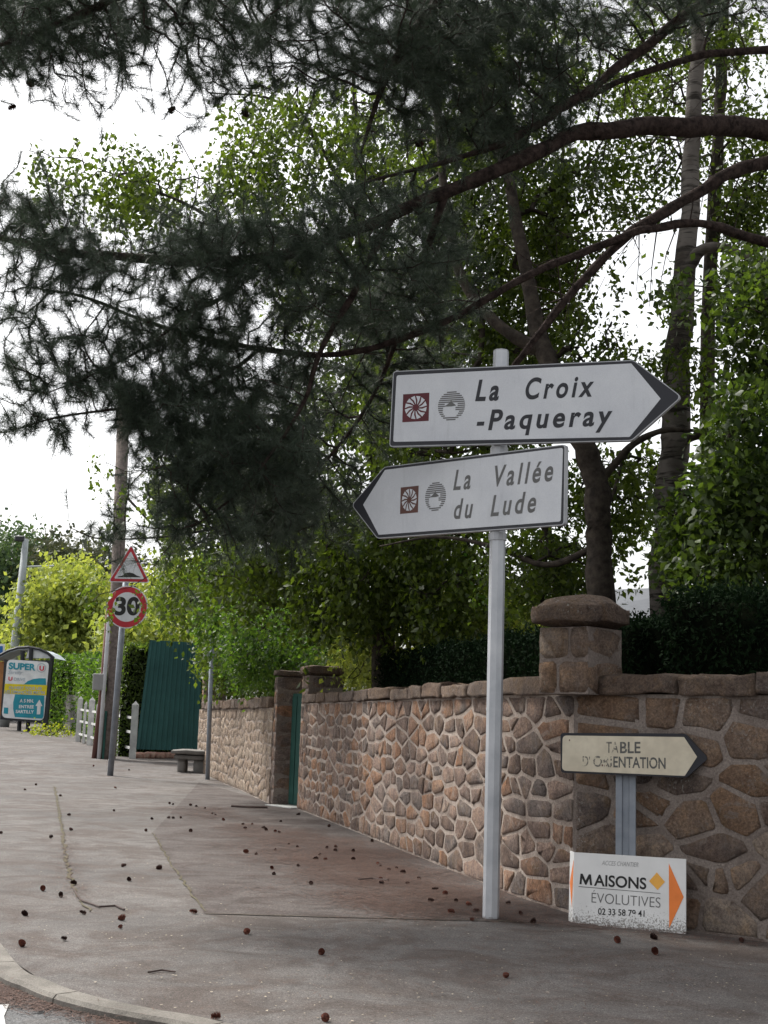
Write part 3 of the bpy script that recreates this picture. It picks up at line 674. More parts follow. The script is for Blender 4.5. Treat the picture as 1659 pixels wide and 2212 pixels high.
h3 = thing('hump_warning_sign', pl3.w(*tz[2]), 'triangular red bordered road hump warning sign above the 30 disc', 'road sign')
cen = Vector(((tz[0][0]+tz[1][0]+tz[2][0])/3, (tz[0][1]+tz[1][1]+tz[2][1])/3))
def tri(k): return [tuple(cen+(Vector(q)-cen)*k) for q in tz]
MB().prism(pl3, round_poly(tri(1.02), .08), -.03, 0).build('sign_plate', M['white_sign'], h3)
MB().prism(pl3, round_poly(tri(.96), .07), -.001, .004).build('red_border', M['red'], h3)
MB().prism(pl3, round_poly(tri(.74), .04), -.001, .008).build('white_centre', M['white_sign'], h3)
hp = [pl3.st(*Z1(*q)) for q in ((870, 472), (900, 466), (925, 448), (955, 442), (985, 450), (1010, 466), (1035, 474), (1035, 478), (870, 478))]
MB().sheet(pl3, hp, .012).build('hump_symbol', M['ink'], h3)

# ------------------------------------------------------------------ steel post, bench, gate, utility pole
Z2 = lambda x, y: (378+x*.293, 1242+y*.293)
b6 = G(*Z2(240, 1508)); t6 = P(*Z2(275, 460), b6.y)
s6 = thing('bare_post', b6, 'bare thin grey metal post standing against the far skylit-toned wall', 'post')
MB().tube([b6-Vector((0, 0, .1)), t6], .055, 8).build('pole', M['pole_grey'], s6, smooth=True); MB().tube([t6-Vector((.0, 0, .1)), t6+Vector((0, 0, .12))], .075, 8).build('post_cap', M['conduit'], s6)
zc = P(*Z2(262, 585), b6.y); MB().box(Vector((zc.x, b6.y, zc.z)), (.28, .12, .1)).build('bracket', M['pole_grey'], s6)
bb = G(*Z2(75, 1440)); be = G(*Z2(250, 1500)); 
bn = thing('stone_bench', bb, 'low dark stone slab bench against the far end of the wall', 'bench')
bc = (bb+be)/2+Vector((-.0, .9, 0)); zs = P(*Z2(130, 1300), bc.y).z
L0, L1 = P(*Z2(-12, 1300), bc.y).x, P(*Z2(285, 1300), bc.y).x; cxm = (L0+L1)/2
rough_block(lambda x, y, z: Vector((cxm+x, bc.y+y, zs-.02+z)), L1-L0, 1.0, .13, M['concrete_d'], bn, 'seat_slab', .02, 4, 3, .03)
rough_block(lambda x, y, z: Vector((cxm+x, bc.y+y, zs-.15+z)), (L1-L0)*.88, .8, .14, M['concrete_d'], bn, 'lower_slab', .02, 3, 4, .03)
for k, (xx, wd_) in enumerate(((.25, .22), (.78, .5))):
    rough_block(lambda x, y, z, xx=xx: Vector((L0+(L1-L0)*xx+x, bc.y+y, (zs-.2)/2+z)), wd_, .6, zs-.2, M['concrete_d'], bn, 'leg', .015, 2, 9+k, .02)
# corrugated gate
YG = 39.8; g = [P(*Z1(*q), YG) for q in ((1104, 940), (1492, 962), (1466, 1758), (1002, 1745))]
gt = thing('sheet_metal_gate', g[3], 'large dark green corrugated metal gate between the concrete fence and the stone wall', 'gate')
ns = 12
for k in range(ns):
    a0, a1 = k/ns, (k+1)/ns; mb = MB(); V = []; 
    for j, fr in enumerate((0, .3, .42, .7, .82, .999)):
        u = a0+(a1-a0)*fr; off = (0, 0, -.022, -.022, 0, 0)[j]
        tp = g[0].lerp(g[1], u)+Vector((0, off, 0)); bo = g[3].lerp(g[2], u)+Vector((0, off, 0)); V += [tp, bo]
    mb.add(V, [(2*j, 2*j+1, 2*j+3, 2*j+2) for j in range(5)]).build('sheet_panel', M['gate'], gt)
for zz in (.04, .96):
    a0 = g[3].lerp(g[0], zz)+Vector((0, .05, 0)); a1 = g[2].lerp(g[1], zz)+Vector((0, .05, 0)); MB().tube([a0, a1], .035, 6).build('rail', M['gate'], gt)
gp = P(*Z1(1480, 1300), YG+.3)
for k, (x, w_) in enumerate(((1018, 1), )): pass
for k, x in enumerate(np.linspace(1030, 1250, 7)):
    q = G(*Z1(x, 1812)); o = rough_block(lambda a, b, c, q=q: q+Vector((a, b, c+.08)), .34, .25, .2, M['rubble'], None, 'broken_stone', .03, 2, 40+k, .03)
    tag(o, 'rough broken stone under the green gate, %s of seven' % ('leftmost', 'second from left', 'third from left', 'middle one', 'third from right', 'second from right', 'rightmost')[k], 'stone', 'rubble under the green gate')
# utility pole
ub_ = G(*Z1(790, 1815)); YU = ub_.y
up = thing('utility_pole', ub_, 'weathered wooden utility pole with a white conduit running up its side', 'utility pole')
pA = P(*Z1(838, 1300), YU); pT = P(268, 850, YU)
MB().tube([ub_-Vector((0, 0, .2)), pA, pT], [.25, .21, .19], 12).build('pole', M['wood'], up, smooth=True)
q0 = P(*Z1(698, 1822), YU); q1 = P(*Z1(755, 1300), YU); q2 = P(*Z1(800, 700), YU-.0)
MB().tube([q0, q1, q2], [.10, .09, .075], 8).build('strut', M['rust'], up, smooth=True)
q0 = P(*Z1(728, 1822), YU-.25); q1 = P(*Z1(800, 830), YU-.25); q2 = P(*Z1(815, 650), YU-.25)
MB().tube([q0, q1, q2], .06, 8).build('conduit', M['conduit'], up, smooth=True)
q = P(*Z1(728, 1250), YU-.2); MB().box(q, (.34, .2, .5)).build('junction_box', M['box'], up, bevel=.02)
q = P(*Z1(770, 1650), YU-.22); MB().box(q, (.07, .04, 1.5)).build('blue_marker', M['door'], up)
# concrete fence
fa = G(*Z1(975, 1815)); fb = G(*Z1(575, 1690))
ft = thing('concrete_fence', fa, 'low white concrete post and rail fence running back beside the utility pole', 'fence')
n = 9
for k in range(n):
    q = fa.lerp(fb, k/(n-1)); hgt = 1.62 if k in (0, 3, 6, 8) else 1.45; wd_ = .19 if k in (0, 3, 6, 8) else .10
    mb = MB(); mb.box(q+Vector((0, 0, hgt/2)), (wd_, .14, hgt)); b0 = len(mb.V)
    mb.add([q+Vector((x*wd_/2, y*.07, hgt)) for x, y in ((-1, -1), (1, -1), (1, 1), (-1, 1))]+[q+Vector((0, 0, hgt+.12))], [(0, 1, 4), (1, 2, 4), (2, 3, 4), (3, 0, 4)]); mb.build('post', M['concrete'], ft)
for k in range(n-1):
    a0, a1 = fa.lerp(fb, k/(n-1)), fa.lerp(fb, (k+1)/(n-1))
    for zz in (.3, .78, 1.22):
        V = []; d = (a1-a0).normalized()
        for e in (a0+d*.04, a1-d*.04): V += [e+Vector((0, y, zz+z)) for y, z in ((-.04, -.04), (-.04, .04), (.04, .04), (.04, -.04))]
        MB().add(V, [(0, 1, 2, 3), (7, 6, 5, 4)]+[(i, (i+1) % 4, 4+(i+1) % 4, 4+i) for i in range(4)]).build('rail', M['concrete'], ft)
# low wall behind the shelter
la, lb = G(*Z1(330, 1590)), G(*Z1(600, 1640)); lw = MB(); zt_ = 1.15
for e in (la, lb): pass
d = (lb-la).normalized(); nn = Vector((-d.y, d.x, 0))*.3
tag(lw.add([la-Vector((0, 0, .3)), lb-Vector((0, 0, .3)), lb+nn-Vector((0, 0, .3)), la+nn-Vector((0, 0, .3)), la+Vector((0, 0, zt_*1.6)), lb+Vector((0, 0, zt_*1.45)), lb+nn+Vector((0, 0, zt_*1.45)), la+nn+Vector((0, 0, zt_*1.6))],
    [(0, 1, 5, 4), (1, 2, 6, 5), (2, 3, 7, 6), (3, 0, 4, 7), (4, 5, 6, 7)]).build('low_concrete_wall', M['concrete_d']), 'low stained concrete wall between the bus shelter and the white fence', 'wall')

# ------------------------------------------------------------------ bus shelter and adverts
YB = G(*Z1(140, 1612)).y
bs = thing('bus_shelter', P(*Z1(330, 1600), YB+.8), 'bus shelter with curved translucent roof behind the advertising panel', 'bus shelter')
roof = [Z1(*q) for q in ((-60, 1085), (0, 1052), (60, 1020), (130, 998), (210, 993), (290, 1008), (350, 1035), (398, 1075))]
V = []
for yy in (YB+.5, YB+3.0):
    for q in roof: V.append(P(*q, YB+.5)+Vector((0, yy-YB-.5, 0)))
m_ = len(roof); MB().add(V+[v+Vector((0, 0, -.1)) for v in V], [(i, i+1, m_+i+1, m_+i) for i in range(m_-1)]+[(2*m_+i, 2*m_+i+1, i+1, i) for i in range(m_-1)]).build('roof', M['bluegrey'], bs)
MB().tube([P(*q, YB+.5) for q in roof], .07, 6).build('roof_edge', M['shelter'], bs)
gable = [P(*Z1(*q), YB+.55) for q in ((190, 1075), (210, 1010), (290, 1020), (345, 1042), (388, 1075))]
MB().add(gable, [tuple(range(5))]).build('roof_pane', M['adwhite'], bs)
for (x0, y0, x1, y1) in ((385, 1070, 330, 1585), (230, 1000, 205, 1612), (168, 1020, 140, 1612)):
    MB().tube([P(*Z1(x1, y1), YB+.5), P(*Z1(x0, y0), YB+.5)], .1, 8).build('post', M['shelter'], bs)
plA = Plane(P(*Z1(50, 1540), YB), (1, 0, 0))
ad = thing('advertising_panel', P(*Z1(170, 1610), YB), 'tall white, yellow and teal supermarket advert on a dark stand by the shelter', 'advertising panel')
def az(*pts): return [plA.st(*Z1(*q)) for q in pts]
MB().prism(plA, az((30, 1085), (385, 1090), (345, 1560), (0, 1525)), -.3, -.02).build('frame', M['shelter'], ad)
MB().prism(plA, round_poly(az((54, 1083), (363, 1103), (322, 1535), (12, 1512)), .22), -.02, .01).build('poster', M['adwhite'], ad)
def ap(name, m, d, *pts): return MB().sheet(plA, az(*pts), d).build(name, m, ad)
ap('yellow_band', M['yellow'], .02, (38, 1262), (349, 1274), (342, 1348), (30, 1335))
ap('teal_wave', M['teal'], .02, (175, 1268), (205, 1244), (245, 1228), (290, 1222), (338, 1223), (341, 1272))
ap('teal_block', M['teal'], .02, (112, 1340), (328, 1350), (322, 1500), (312, 1520), (110, 1508), (98, 1450), (98, 1400))
ap('white_arrow', M['adwhite'], .03, (292, 1380), (314, 1428), (302, 1428), (298, 1488), (272, 1488), (276, 1428), (262, 1426))
ap('pump_symbol', M['teal'], .02, (30, 1437), (62, 1440), (60, 1485), (27, 1482))
MB().sheet(plA, disc(*plA.st(*Z1(306, 1146)), .7*33*.293/2850*YB*1.45, None), .02).build('emblem_disc', M['bluegrey'], ad)
MB().sheet(plA, disc(*plA.st(*Z1(306, 1146)), .7*28*.293/2850*YB*1.45, None), .025).build('emblem_disc_white', M['adwhite'], ad)
ft_ = lambda s, a, b, t, m, d=.03, **k: fit_text(plA, s, Z1(*a), Z1(*b), Z1(*t), d, m, ad, **k)
ft_('SUPER', (64, 1152), (262, 1164), (64, 1108), M['teal'], bold=.04); ft_('U', (290, 1164), (326, 1166), (290, 1132), M['u_red'], bold=.05)
ft_('Sartilly', (60, 1190), (168, 1192), (60, 1165), M['bluegrey'], shear=.25, bold=.01); ft_('U', (62, 1238), (92, 1239), (62, 1212), M['u_red'], bold=.04)
ft_('DRIVE', (104, 1240), (186, 1243), (104, 1218), M['bluegrey'], bold=.02)
ft_('OUVERT TOUS LES', (66, 1302), (308, 1308), (66, 1282), M['bluegrey'], bold=.03); ft_('LES DIMANCHES MATIN', (36, 1332), (330, 1340), (36, 1310), M['bluegrey'], bold=.03)
ft_('A 5 MN.', (146, 1400), (250, 1402), (146, 1376), M['adwhite'], bold=.03); ft_('ENTREE', (140, 1442), (250, 1444), (140, 1420), M['adwhite'], bold=.03); ft_('SARTILLY', (116, 1478), (250, 1482), (116, 1456), M['adwhite'], bold=.03)
q = P(*Z1(-20, 1300), YB+2); o = MB().prism(Plane(q, (1, 0, 0)), [Plane(q, (1, 0, 0)).st(*Z1(*p)) for p in ((-60, 1100), (38, 1100), (14, 1500), (-60, 1490))], -.3, 0).build('shelter_end_panel', M['orangebus'])
tag(o, 'orange brown panel cut by the left edge behind the advert', 'panel')
q = P(*Z1(0, 1030), YB+8); pq = Plane(q, (1, 0, 0)); bsgn = thing('blue_sign', q, 'small blue and white sign above the shelter at the left edge', 'sign')
MB().prism(pq, [pq.st(*Z1(*p)) for p in ((-60, 970), (36, 970), (30, 1088), (-60, 1088))], -.06, 0).build('sign_plate', M['adwhite'], bsgn)
MB().sheet(pq, [pq.st(*Z1(*p)) for p in ((-50, 985), (22, 985), (18, 1060), (-50, 1060))], .02).build('blue_field', M['blue'], bsgn)
MB().tube([pq.w(-.9, -5.5, -.1), pq.w(-.9, -.8, -.1)], .06, 8).build('pole', M['lampgrey'], bsgn)
lp = P(*Z1(105, 1100), 70); lt = P(*Z1(190, 195), 70); lbz = gz(70)
lg = thing('lamp_post', (lp.x-.3, 70, lbz), 'slim grey lamp post rising behind the bus shelter', 'lamp post')
MB().tube([Vector((lp.x-.35, 70, lbz)), lp, lt], [.34, .30, .16], 8).build('pole', M['lampgrey'], lg, smooth=True)
MB().tube([lt-Vector((0, 0, 1.5)), lt+Vector((1.6, 0, -1.4))], .05, 6).build('arm', M['lampgrey'], lg)
MB().box(lt+Vector((-.3, 0, 0)), (.5, .4, .3)).build('lantern', M['shelter'], lg, bevel=.05)

# ------------------------------------------------------------------ pale house behind the trees
hq = P(1080, 1350, 34); hr = P(1780, 1350, 30)
hs_ = thing('house', (hq.x, 34, 0), 'pale rendered house glimpsed through the trees behind the corner pillar', 'house')
hz_ = 5.4
V = [Vector((hq.x, 34, 0)), Vector((hr.x, 31, 0)), Vector((hr.x+2, 40, 0)), Vector((hq.x+2, 43, 0))]
MB().add(V+[v+Vector((0, 0, hz_-1.2)) for v in V], [(0, 1, 5, 4), (1, 2, 6, 5), (2, 3, 7, 6), (3, 0, 4, 7)]).build('wall', M['house'], hs_)
e = Vector((0, 0, hz_-1.2)); A, B, C_, D_ = [v+e for v in V]; rg0, rg1 = (A+D_)/2+Vector((1.5, 0, 1.3)), (B+C_)/2+Vector((-1.5, 0, 1.3))
MB().add([A+Vector((-.3, -.4, -.1)), B+Vector((.3, -.4, -.1)), C_, D_, rg0, rg1], [(0, 1, 5, 4), (1, 2, 5), (2, 3, 4, 5), (3, 0, 4)]).build('roof', M['slate'], hs_)
hp_ = Plane(V[0], V[1]-V[0])
for k in range(4):
    x0 = 1.0+k*1.9
    f_ = MB().prism(hp_, [(x0, 1.2), (x0+.9, 1.2), (x0+.9, 2.6), (x0, 2.6)], -.1, .03).build('window', M['concrete'], hs_)
    MB().prism(hp_, [(x0+.08, 1.28), (x0+.82, 1.28), (x0+.82, 2.52), (x0+.08, 2.52)], .031, .04).build('pane', M['glass'], f_)

# ------------------------------------------------------------------ foliage tools
def leaves_np(C, size, droop=.6, aspect=.62):
    n = len(C); d = rng.normal(size=(n, 3)); d[:, 2] -= droop*1.4; d /= np.linalg.norm(d, axis=1)[:, None]
    r = rng.normal(size=(n, 3)); s = np.cross(d, r); s /= np.linalg.norm(s, axis=1)[:, None]; up = np.cross(s, d)
    sz = size*rng.uniform(.45, 1.45, n)[:, None]
    a = C; b = C+d*sz*.42+s*sz*aspect*.5+up*sz*.08; t = C+d*sz; c = C+d*sz*.42-s*sz*aspect*.5+up*sz*.08
    V = np.stack([a, b, t, c], 1).reshape(-1, 3); i = np.arange(n)[:, None]*4
    Fc = np.concatenate([i+np.array([[0, 1, 2]]), i+np.array([[0, 2, 3]])], 1).reshape(-1, 3)
    return V, Fc, np.repeat(rng.uniform(0, 1, n), 2)
def needles_np(C, D, per, length, width):
    n = len(C)*per; c = np.repeat(C, per, 0); d0 = np.repeat(D, per, 0)
    r = rng.normal(size=(n, 3)); r /= np.linalg.norm(r, axis=1)[:, None]
    d = d0*.75+r*.95; d /= np.linalg.norm(d, axis=1)[:, None]
    L = (length*rng.uniform(.65, 1.2, n))[:, None]; c = c - d0*rng.uniform(0, .16, n)[:, None]
    s = np.cross(d, rng.normal(size=(n, 3))); s /= np.linalg.norm(s, axis=1)[:, None]; s *= width/2
    tip = c+d*L; tip[:, 2] -= .012
    V = np.stack([c-s, c+s, tip], 1).reshape(-1, 3); Fc = np.arange(n*3).reshape(-1, 3); return V, Fc, rng.uniform(0, 1, n)
def blob_points(blobs):
    out = []
    for (x0, y0, x1, y1, n, Y0, Y1) in blobs:
        for _ in range(n):
            # ellipse-ish sampling with soft edge
            while True:
                a, b = random.uniform(-1, 1), random.uniform(-1, 1)
                if abs(a)**2.6+abs(b)**2.6 < 1: break
            out.append(P((x0+x1)/2+a*(x1-x0)/2, (y0+y1)/2+b*(y1-y0)/2, random.uniform(Y0, Y1)))
    return np.array(out)
def clumpy(pts, scale, thr, keep=.12, off=0):
    o = []
    for p in pts:
        v = noise.noise(Vector(p)*scale+Vector((off, off*2, 3))) 
        if v > thr or random.random() < keep: o.append(p)
    return np.array(o)
def grow(seeds, nodes, parent, name, material, rmin=.004, rk=.0035, pen=.35, maxr=.06, sides=3, drop=0):
    seeds = np.array(seeds, dtype=float); d = np.min(np.linalg.norm(nodes[:, None, :]-seeds[None, :, :], axis=2), axis=1)
    order = np.argsort(d); N_ = nodes[order]; allp = np.vstack([seeds, N_]); ns = len(seeds)
    plen = np.zeros(len(allp)); par = np.full(len(allp), -1)
    for i in range(ns, len(allp)):
        dd = np.linalg.norm(allp[:i]-allp[i], axis=1); j = int(np.argmin(dd+pen*plen[:i]*.3)); par[i] = j; plen[i] = plen[j]+dd[j]
    cnt = np.ones(len(allp))
    for i in range(len(allp)-1, ns-1, -1): cnt[par[i]] += cnt[i]
    V = []; Fc = []; D = np.zeros_like(N_)
    rad = np.minimum(maxr, rmin+rk*np.sqrt(np.maximum(cnt-1, 0)))
    for i in range(ns, len(allp)):
        a, b = allp[par[i]], allp[i]; dv = b-a; L = np.linalg.norm(dv)+1e-6; D[i-ns] = dv/L
        mid = (a+b)/2+rng.normal(size=3)*L*.07; mid[2] -= L*.05
        s = np.cross(dv/L, [.3, .2, .93]); s /= np.linalg.norm(s)+1e-6; t = np.cross(dv/L, s); b0 = len(V)
        r0, r1 = rad[i]*1.15, rad[i]*.85
        for c, r in ((a, r0), (mid, (r0+r1)/2), (b, r1)):
            for k in range(sides): th = 2*math.pi*k/sides; V.append(c+(s*math.cos(th)+t*math.sin(th))*r)
        for q in (0, sides):
            for k in range(sides): Fc.append((b0+q+k, b0+q+(k+1) % sides, b0+q+sides+(k+1) % sides, b0+q+sides+k))
    part_np(name, V, Fc, 4, material, parent, smooth=True, kind='stuff')
    return N_, D, cnt[ns:]
def limb(parent, name, pix, radii, material, n=8, k=5, wob=.0):
    """pix: (px,py,Y) control points"""
    pts = smooth_path([P(*q) for q in pix], k); m = len(pts); rr = []
    for i in range(m):
        f = i/(m-1)*(len(radii)-1); a = int(min(f, len(radii)-2)); rr.append(radii[a]+(radii[a+1]-radii[a])*(f-a))
    pts = [p+noise.noise_vector(p*1.7)*rr[i]*(.7 if parent == pine else .35)+noise.noise_vector(p*4.5)*rr[i]*(.28 if parent == pine else .1) for i, p in enumerate(pts)]
    rr = [r*(1+(.2 if parent == pine else .1)*noise.noise(pts[i]*5)+.12*noise.noise(pts[i]*11)) for i, r in enumerate(rr)]
    MB().tube(pts, rr, n).build(name, material, parent, smooth=True); return pts

# ------------------------------------------------------------------ the pine leaning in from the right
tr = Vector((6.4, 14.4, 0))
pine = thing('pine_tree', tr, 'big dark pine whose long limbs reach in from the right over the whole street', 'tree')
MB().tube(smooth_path([tr-Vector((0, 0, .2)), tr+Vector((.05, 0, 3)), tr+Vector((-.1, .1, 6)), tr+Vector((.1, 0, 10)), tr+Vector((0, .2, 14))], 5), [.34-.012*i for i in range(21)], 12).build('trunk', M['pine_bark'], pine, smooth=True)
def tj(z): return P_inv(tr.x, tr.y, z)
def P_inv(x, y, z):
    v = CM.transposed() @ (Vector((x, y, z))-Vector((0, 0, EYE))); return (W0/2+F*v.x/-v.z, H0/2-F*v.y/-v.z, y)
B = 'branch'
PS = 2.5
def plimb(pix, radii, n): return limb(pine, 'branch', [q if abs(q[2]-14.4) < 1e-6 else (q[0], q[1], q[2]+PS) for q in pix], [r*1.22 for r in radii], M['pine_bark'], n)
lA = plimb([(2095, 330, 14.4), (1659, 278, 10.2), (1560, 272, 9.8), (1420, 268, 9.4), (1250, 295, 9.1), (1120, 345, 8.9), (960, 415, 8.8), (780, 490, 8.8), (620, 545, 8.9), (450, 562, 9.0), (250, 553, 9.2), (100, 540, 9.3), (-60, 500, 9.4), (-250, 470, 9.4)],
          [.12, .092, .088, .078, .066, .056, .05, .046, .044, .04, .036, .03, .024, .012], 10)
lB = plimb([(2095, 215, 14.4), (1659, 345, 10.3), (1530, 410, 10.0), (1400, 475, 9.8), (1320, 535, 9.7), (1230, 640, 9.6), (1175, 710, 9.6), (1115, 785, 9.6), (1060, 860, 9.7)], [.075, .058, .052, .046, .04, .034, .03, .024, .012], 8)
lC = plimb([(2095, 620, 14.4), (1659, 522, 10.6), (1540, 487, 10.1), (1420, 488, 9.8), (1320, 518, 9.6), (1200, 572, 9.5), (1060, 640, 9.4), (950, 700, 9.4), (850, 740, 9.4), (700, 766, 9.4), (560, 752, 9.5), (430, 728, 9.6), (300, 690, 9.7), (180, 640, 9.7), (60, 620, 9.8)],
          [.07, .042, .038, .036, .036, .032, .028, .027, .026, .024, .022, .02, .016, .012, .006], 8)
lD = plimb([(2095, -170, 14.4), (1659, -60, 10.4), (1500, 25, 9.9), (1400, 100, 9.6), (1290, 180, 9.4), (1190, 250, 9.2), (1080, 310, 9.0), (960, 350, 8.9), (800, 390, 8.9)], [.08, .05, .045, .042, .038, .034, .028, .02, .01], 8)
lE = plimb([(2095, 70, 14.4), (1659, 105, 10.6), (1520, 120, 10.2), (1400, 150, 9.9), (1280, 205, 9.6), (1170, 262, 9.3)], [.055, .036, .033, .03, .025, .015], 8)
lF = plimb([(2095, -380, 14.4), (1500, -180, 9.6), (1200, -160, 9.0), (1000, -60, 8.8), (900, 60, 8.7), (820, 200, 8.7), (780, 330, 8.8)], [.10, .075, .06, .045, .034, .022, .01], 8)
lG = plimb([(2095, -520, 14.4), (1200, -300, 9.2), (800, -220, 8.7), (500, -120, 8.6), (280, -20, 8.6), (100, 60, 8.7), (-40, 110, 8.8)], [.10, .075, .06, .045, .034, .022, .01], 8)
lH = plimb([(840, 480, 8.8), (790, 580, 8.7), (735, 680, 8.7), (690, 770, 8.8), (660, 860, 8.9), (600, 960, 9.0), (520, 1060, 9.1), (430, 1130, 9.2)], [.03, .028, .024, .02, .016, .013, .01, .006], 6)
lI = plimb([(560, 752, 9.5), (500, 800, 9.4), (400, 850, 9.3), (280, 880, 9.2), (130, 900, 9.2), (10, 935, 9.2)], [.018, .016, .014, .011, .008, .004], 6)
lJ = plimb([(500, 562, 9.0), (480, 640, 9.1), (400, 680, 9.1), (330, 740, 9.2), (220, 800, 9.2), (100, 850, 9.3)], [.02, .018, .015, .012, .009, .004], 6)
lK = plimb([(960, 415, 8.8), (930, 520, 9.0), (890, 640, 9.6), (840, 780, 10.4), (780, 900, 10.6), (690, 1010, 10.4), (600, 1090, 10), (420, 1150, 9.7), (230, 1165, 9.4), (150, 1140, 9.3)], [.03, .026, .022, .02, .016, .013, .011, .009, .006, .003], 6)
seeds = [p for l in (lA[6:], lB[20:], lC[30:], lD[12:], lE[10:], lF[6:], lG[6:], lH, lI, lJ, lK) for p in l]
pb_ = [(-250, -500, 1800, 10, 520, 7.5, 12), (-60, -60, 420, 120, 170, 8.2, 10), (-40, 90, 330, 190, 34, 8.4, 9.6), (380, 60, 760, 200, 60, 8.2, 10), (420, -60, 760, 60, 70, 8.2, 10), (700, -40, 1130, 190, 260, 8.2, 10.5), (840, 130, 1090, 330, 100, 8.4, 10),
       (340, 180, 480, 300, 10, 8.4, 9.2), (180, 190, 270, 260, 5, 8.4, 9.2), (1080, -20, 1350, 120, 70, 8.6, 10.5), (1050, 120, 1240, 330, 60, 8.8, 9.8), (1350, -40, 1720, 60, 50, 9, 11),
       (-60, 420, 160, 540, 90, 8.8, 10), (80, 500, 460, 600, 110, 8.6, 10), (380, 470, 760, 600, 170, 8.4, 10), (650, 400, 1000, 620, 240, 8.2, 10), (-40, 560, 120, 760, 22, 8.8, 9.8),
       (100, 560, 430, 700, 70, 8.8, 10), (420, 600, 760, 760, 80, 8.6, 10), (720, 600, 1010, 800, 190, 9.0, 11), (0, 720, 250, 860, 60, 9, 9.8), (200, 690, 520, 850, 120, 9, 9.8), (-20, 860, 180, 950, 16, 9, 9.5),
       (260, 820, 560, 960, 130, 9, 9.7), (330, 920, 640, 1060, 150, 8.9, 9.6), (460, 960, 800, 1110, 180, 8.9, 11.3), (540, 780, 860, 980, 210, 8.9, 11.3), (330, 1050, 620, 1170, 90, 8.9, 9.5), (150, 1120, 330, 1175, 9, 9.1, 9.4), (540, 1080, 800, 1170, 70, 9, 11.3), (860, 760, 1000, 900, 40, 10.6, 11.6), (250, 850, 330, 960, 14, 9, 9.5)]
pb_ = [(a, b, c, d, int(n*(2.7 if d < 250 and c < 800 else 2.2 if d < 250 else 1.9)), e+PS, f+PS) for a, b, c, d, n, e, f in pb_]
pn = blob_points(pb_); pn = clumpy(pn, 1.1, -.2, .2); pn = clumpy(pn, 3.2, -.22, .25, 7)
pn = np.vstack([pn, pn[rng.uniform(size=len(pn)) < .75]+rng.normal(size=(0, 3)) if False else pn])
pn = pn[rng.permutation(len(pn))]; k_ = int(len(pn)*.6)
pn = np.vstack([pn[:k_], pn[:k_]+rng.normal(size=(k_, 3))*.24])
keep_ = []
for p in pn:
    q = P_inv(*p)
    keep_.append(not (q[0] > 690 and 720 < q[1] < 1230 and p[1] < 12.9))
pn = pn[np.array(keep_)]
N1, D1, c1 = grow(seeds, pn, pine, 'twigs', M['pine_bark'], .0028, .0020, 1.3, .016)
print('pine tufts', len(N1))
half = rng.uniform(size=len(N1)) < .35
V, Fc, r_ = needles_np(N1[~half], D1[~half], 80, .145, .0032); part_np('needles', V, Fc, 3, M['needle'], pine, r_, kind='stuff')
V, Fc, r_ = needles_np(N1[half], D1[half], 80, .145, .0032); part_np('young_needles', V, Fc, 3, M['needle_blue'], pine, r_, kind='stuff')

dt_ = MB()
for l in (lA, lB, lC, lD, lE):
    for k in range(26):
        i = random.randint(6, max(7, len(l)//2+8)); i = min(i, len(l)-1); p = l[i]; d = Vector((random.uniform(-.9, .3), random.uniform(-.5, .5), random.uniform(-1, .45))).normalized(); L = random.uniform(.12, .85)
        q = p+d*L*.5+noise.noise_vector(p*3+d)*.06; e = p+d*L+Vector((0, 0, -.08*L)); dt_.tube([p, q, e], [.008, .005, .002], 4)
        if L > .45: dt_.tube([q, q+(d+Vector((random.uniform(-.8, .8), 0, random.uniform(-.8, .5))))*L*.3], [.004, .002], 3)
dt_.build('dead_twigs', M['pine_bark'], pine, kind='stuff')
# ------------------------------------------------------------------ pine cones
def cone_mesh(name, material):
    mb = MB(); L = .058
    prof = [(0, .006), (.12, .017), (.35, .021), (.7, .015), (1, .004)]
    mb.tube([Vector((0, 0, L*t)) for t, _ in prof], [r*.55 for _, r in prof], 7)
    n = 44
    for k in range(n):
        t = (k+.5)/n; th = k*2.39996; r = .55*np.interp(t, [p[0] for p in prof], [p[1] for p in prof]); out = Vector((math.cos(th), math.sin(th), 0)); sd_ = Vector((-math.sin(th), math.cos(th), 0))
        z = L*t; w_ = .013*(1-.5*abs(t-.35)); ln = .018*(1-.4*t)
        a = out*r*.9+Vector((0, 0, z)); tip = a+out*ln+Vector((0, 0, ln*(.25+.5*t)))
        mb.add([a-sd_*w_*.5, a+sd_*w_*.5, tip+sd_*w_*.7, tip-sd_*w_*.7, a+Vector((0, 0, -.004))], [(0, 1, 2, 3), (0, 4, 3), (1, 2, 4), (4, 2, 3)])
    me = bpy.data.meshes.new(name); me.from_pydata([Vector((v.x, v.z-.03, v.y)) for v in mb.V], [], mb.F); me.materials.append(material); return me
CMa, CMb = cone_mesh('pine_cone', M['cone']), cone_mesh('red_pine_cone', M['cone_red'])
zc2 = lambda x, y: (x*.5208, 1620+y*.5208)
wallc = [(630, 290), (703, 225), (717, 229), (790, 232), (814, 237), (850, 246), (700, 285), (718, 286), (750, 285), (880, 268), (893, 272), (926, 294), (790, 341), (1008, 312), (1046, 312), (1017, 330), (1093, 328), (1104, 337), (1142, 343), (1157, 347), (1165, 300), (1238, 272), (1198, 396), (1234, 407), (1142, 418), (1020, 430), (1062, 437), (1355, 412), (1392, 408), (1390, 424), (1465, 427), (1465, 461), (1326, 440), (1310, 458), (1350, 460), (1543, 383), (1365, 320), (1236, 486), (1567, 478), (1578, 487), (1578, 545), (1582, 562), (1645, 497)]
wallc = [zc2(*q) for q in wallc]+[(940, 1925), (962, 1935), (985, 1950), (905, 1900), (870, 1888), (1012, 1958), (930, 1950), (1028, 1972), (1098, 1955), (975, 1975), (1020, 1990), (1125, 1978), (840, 1882), (880, 1912)]
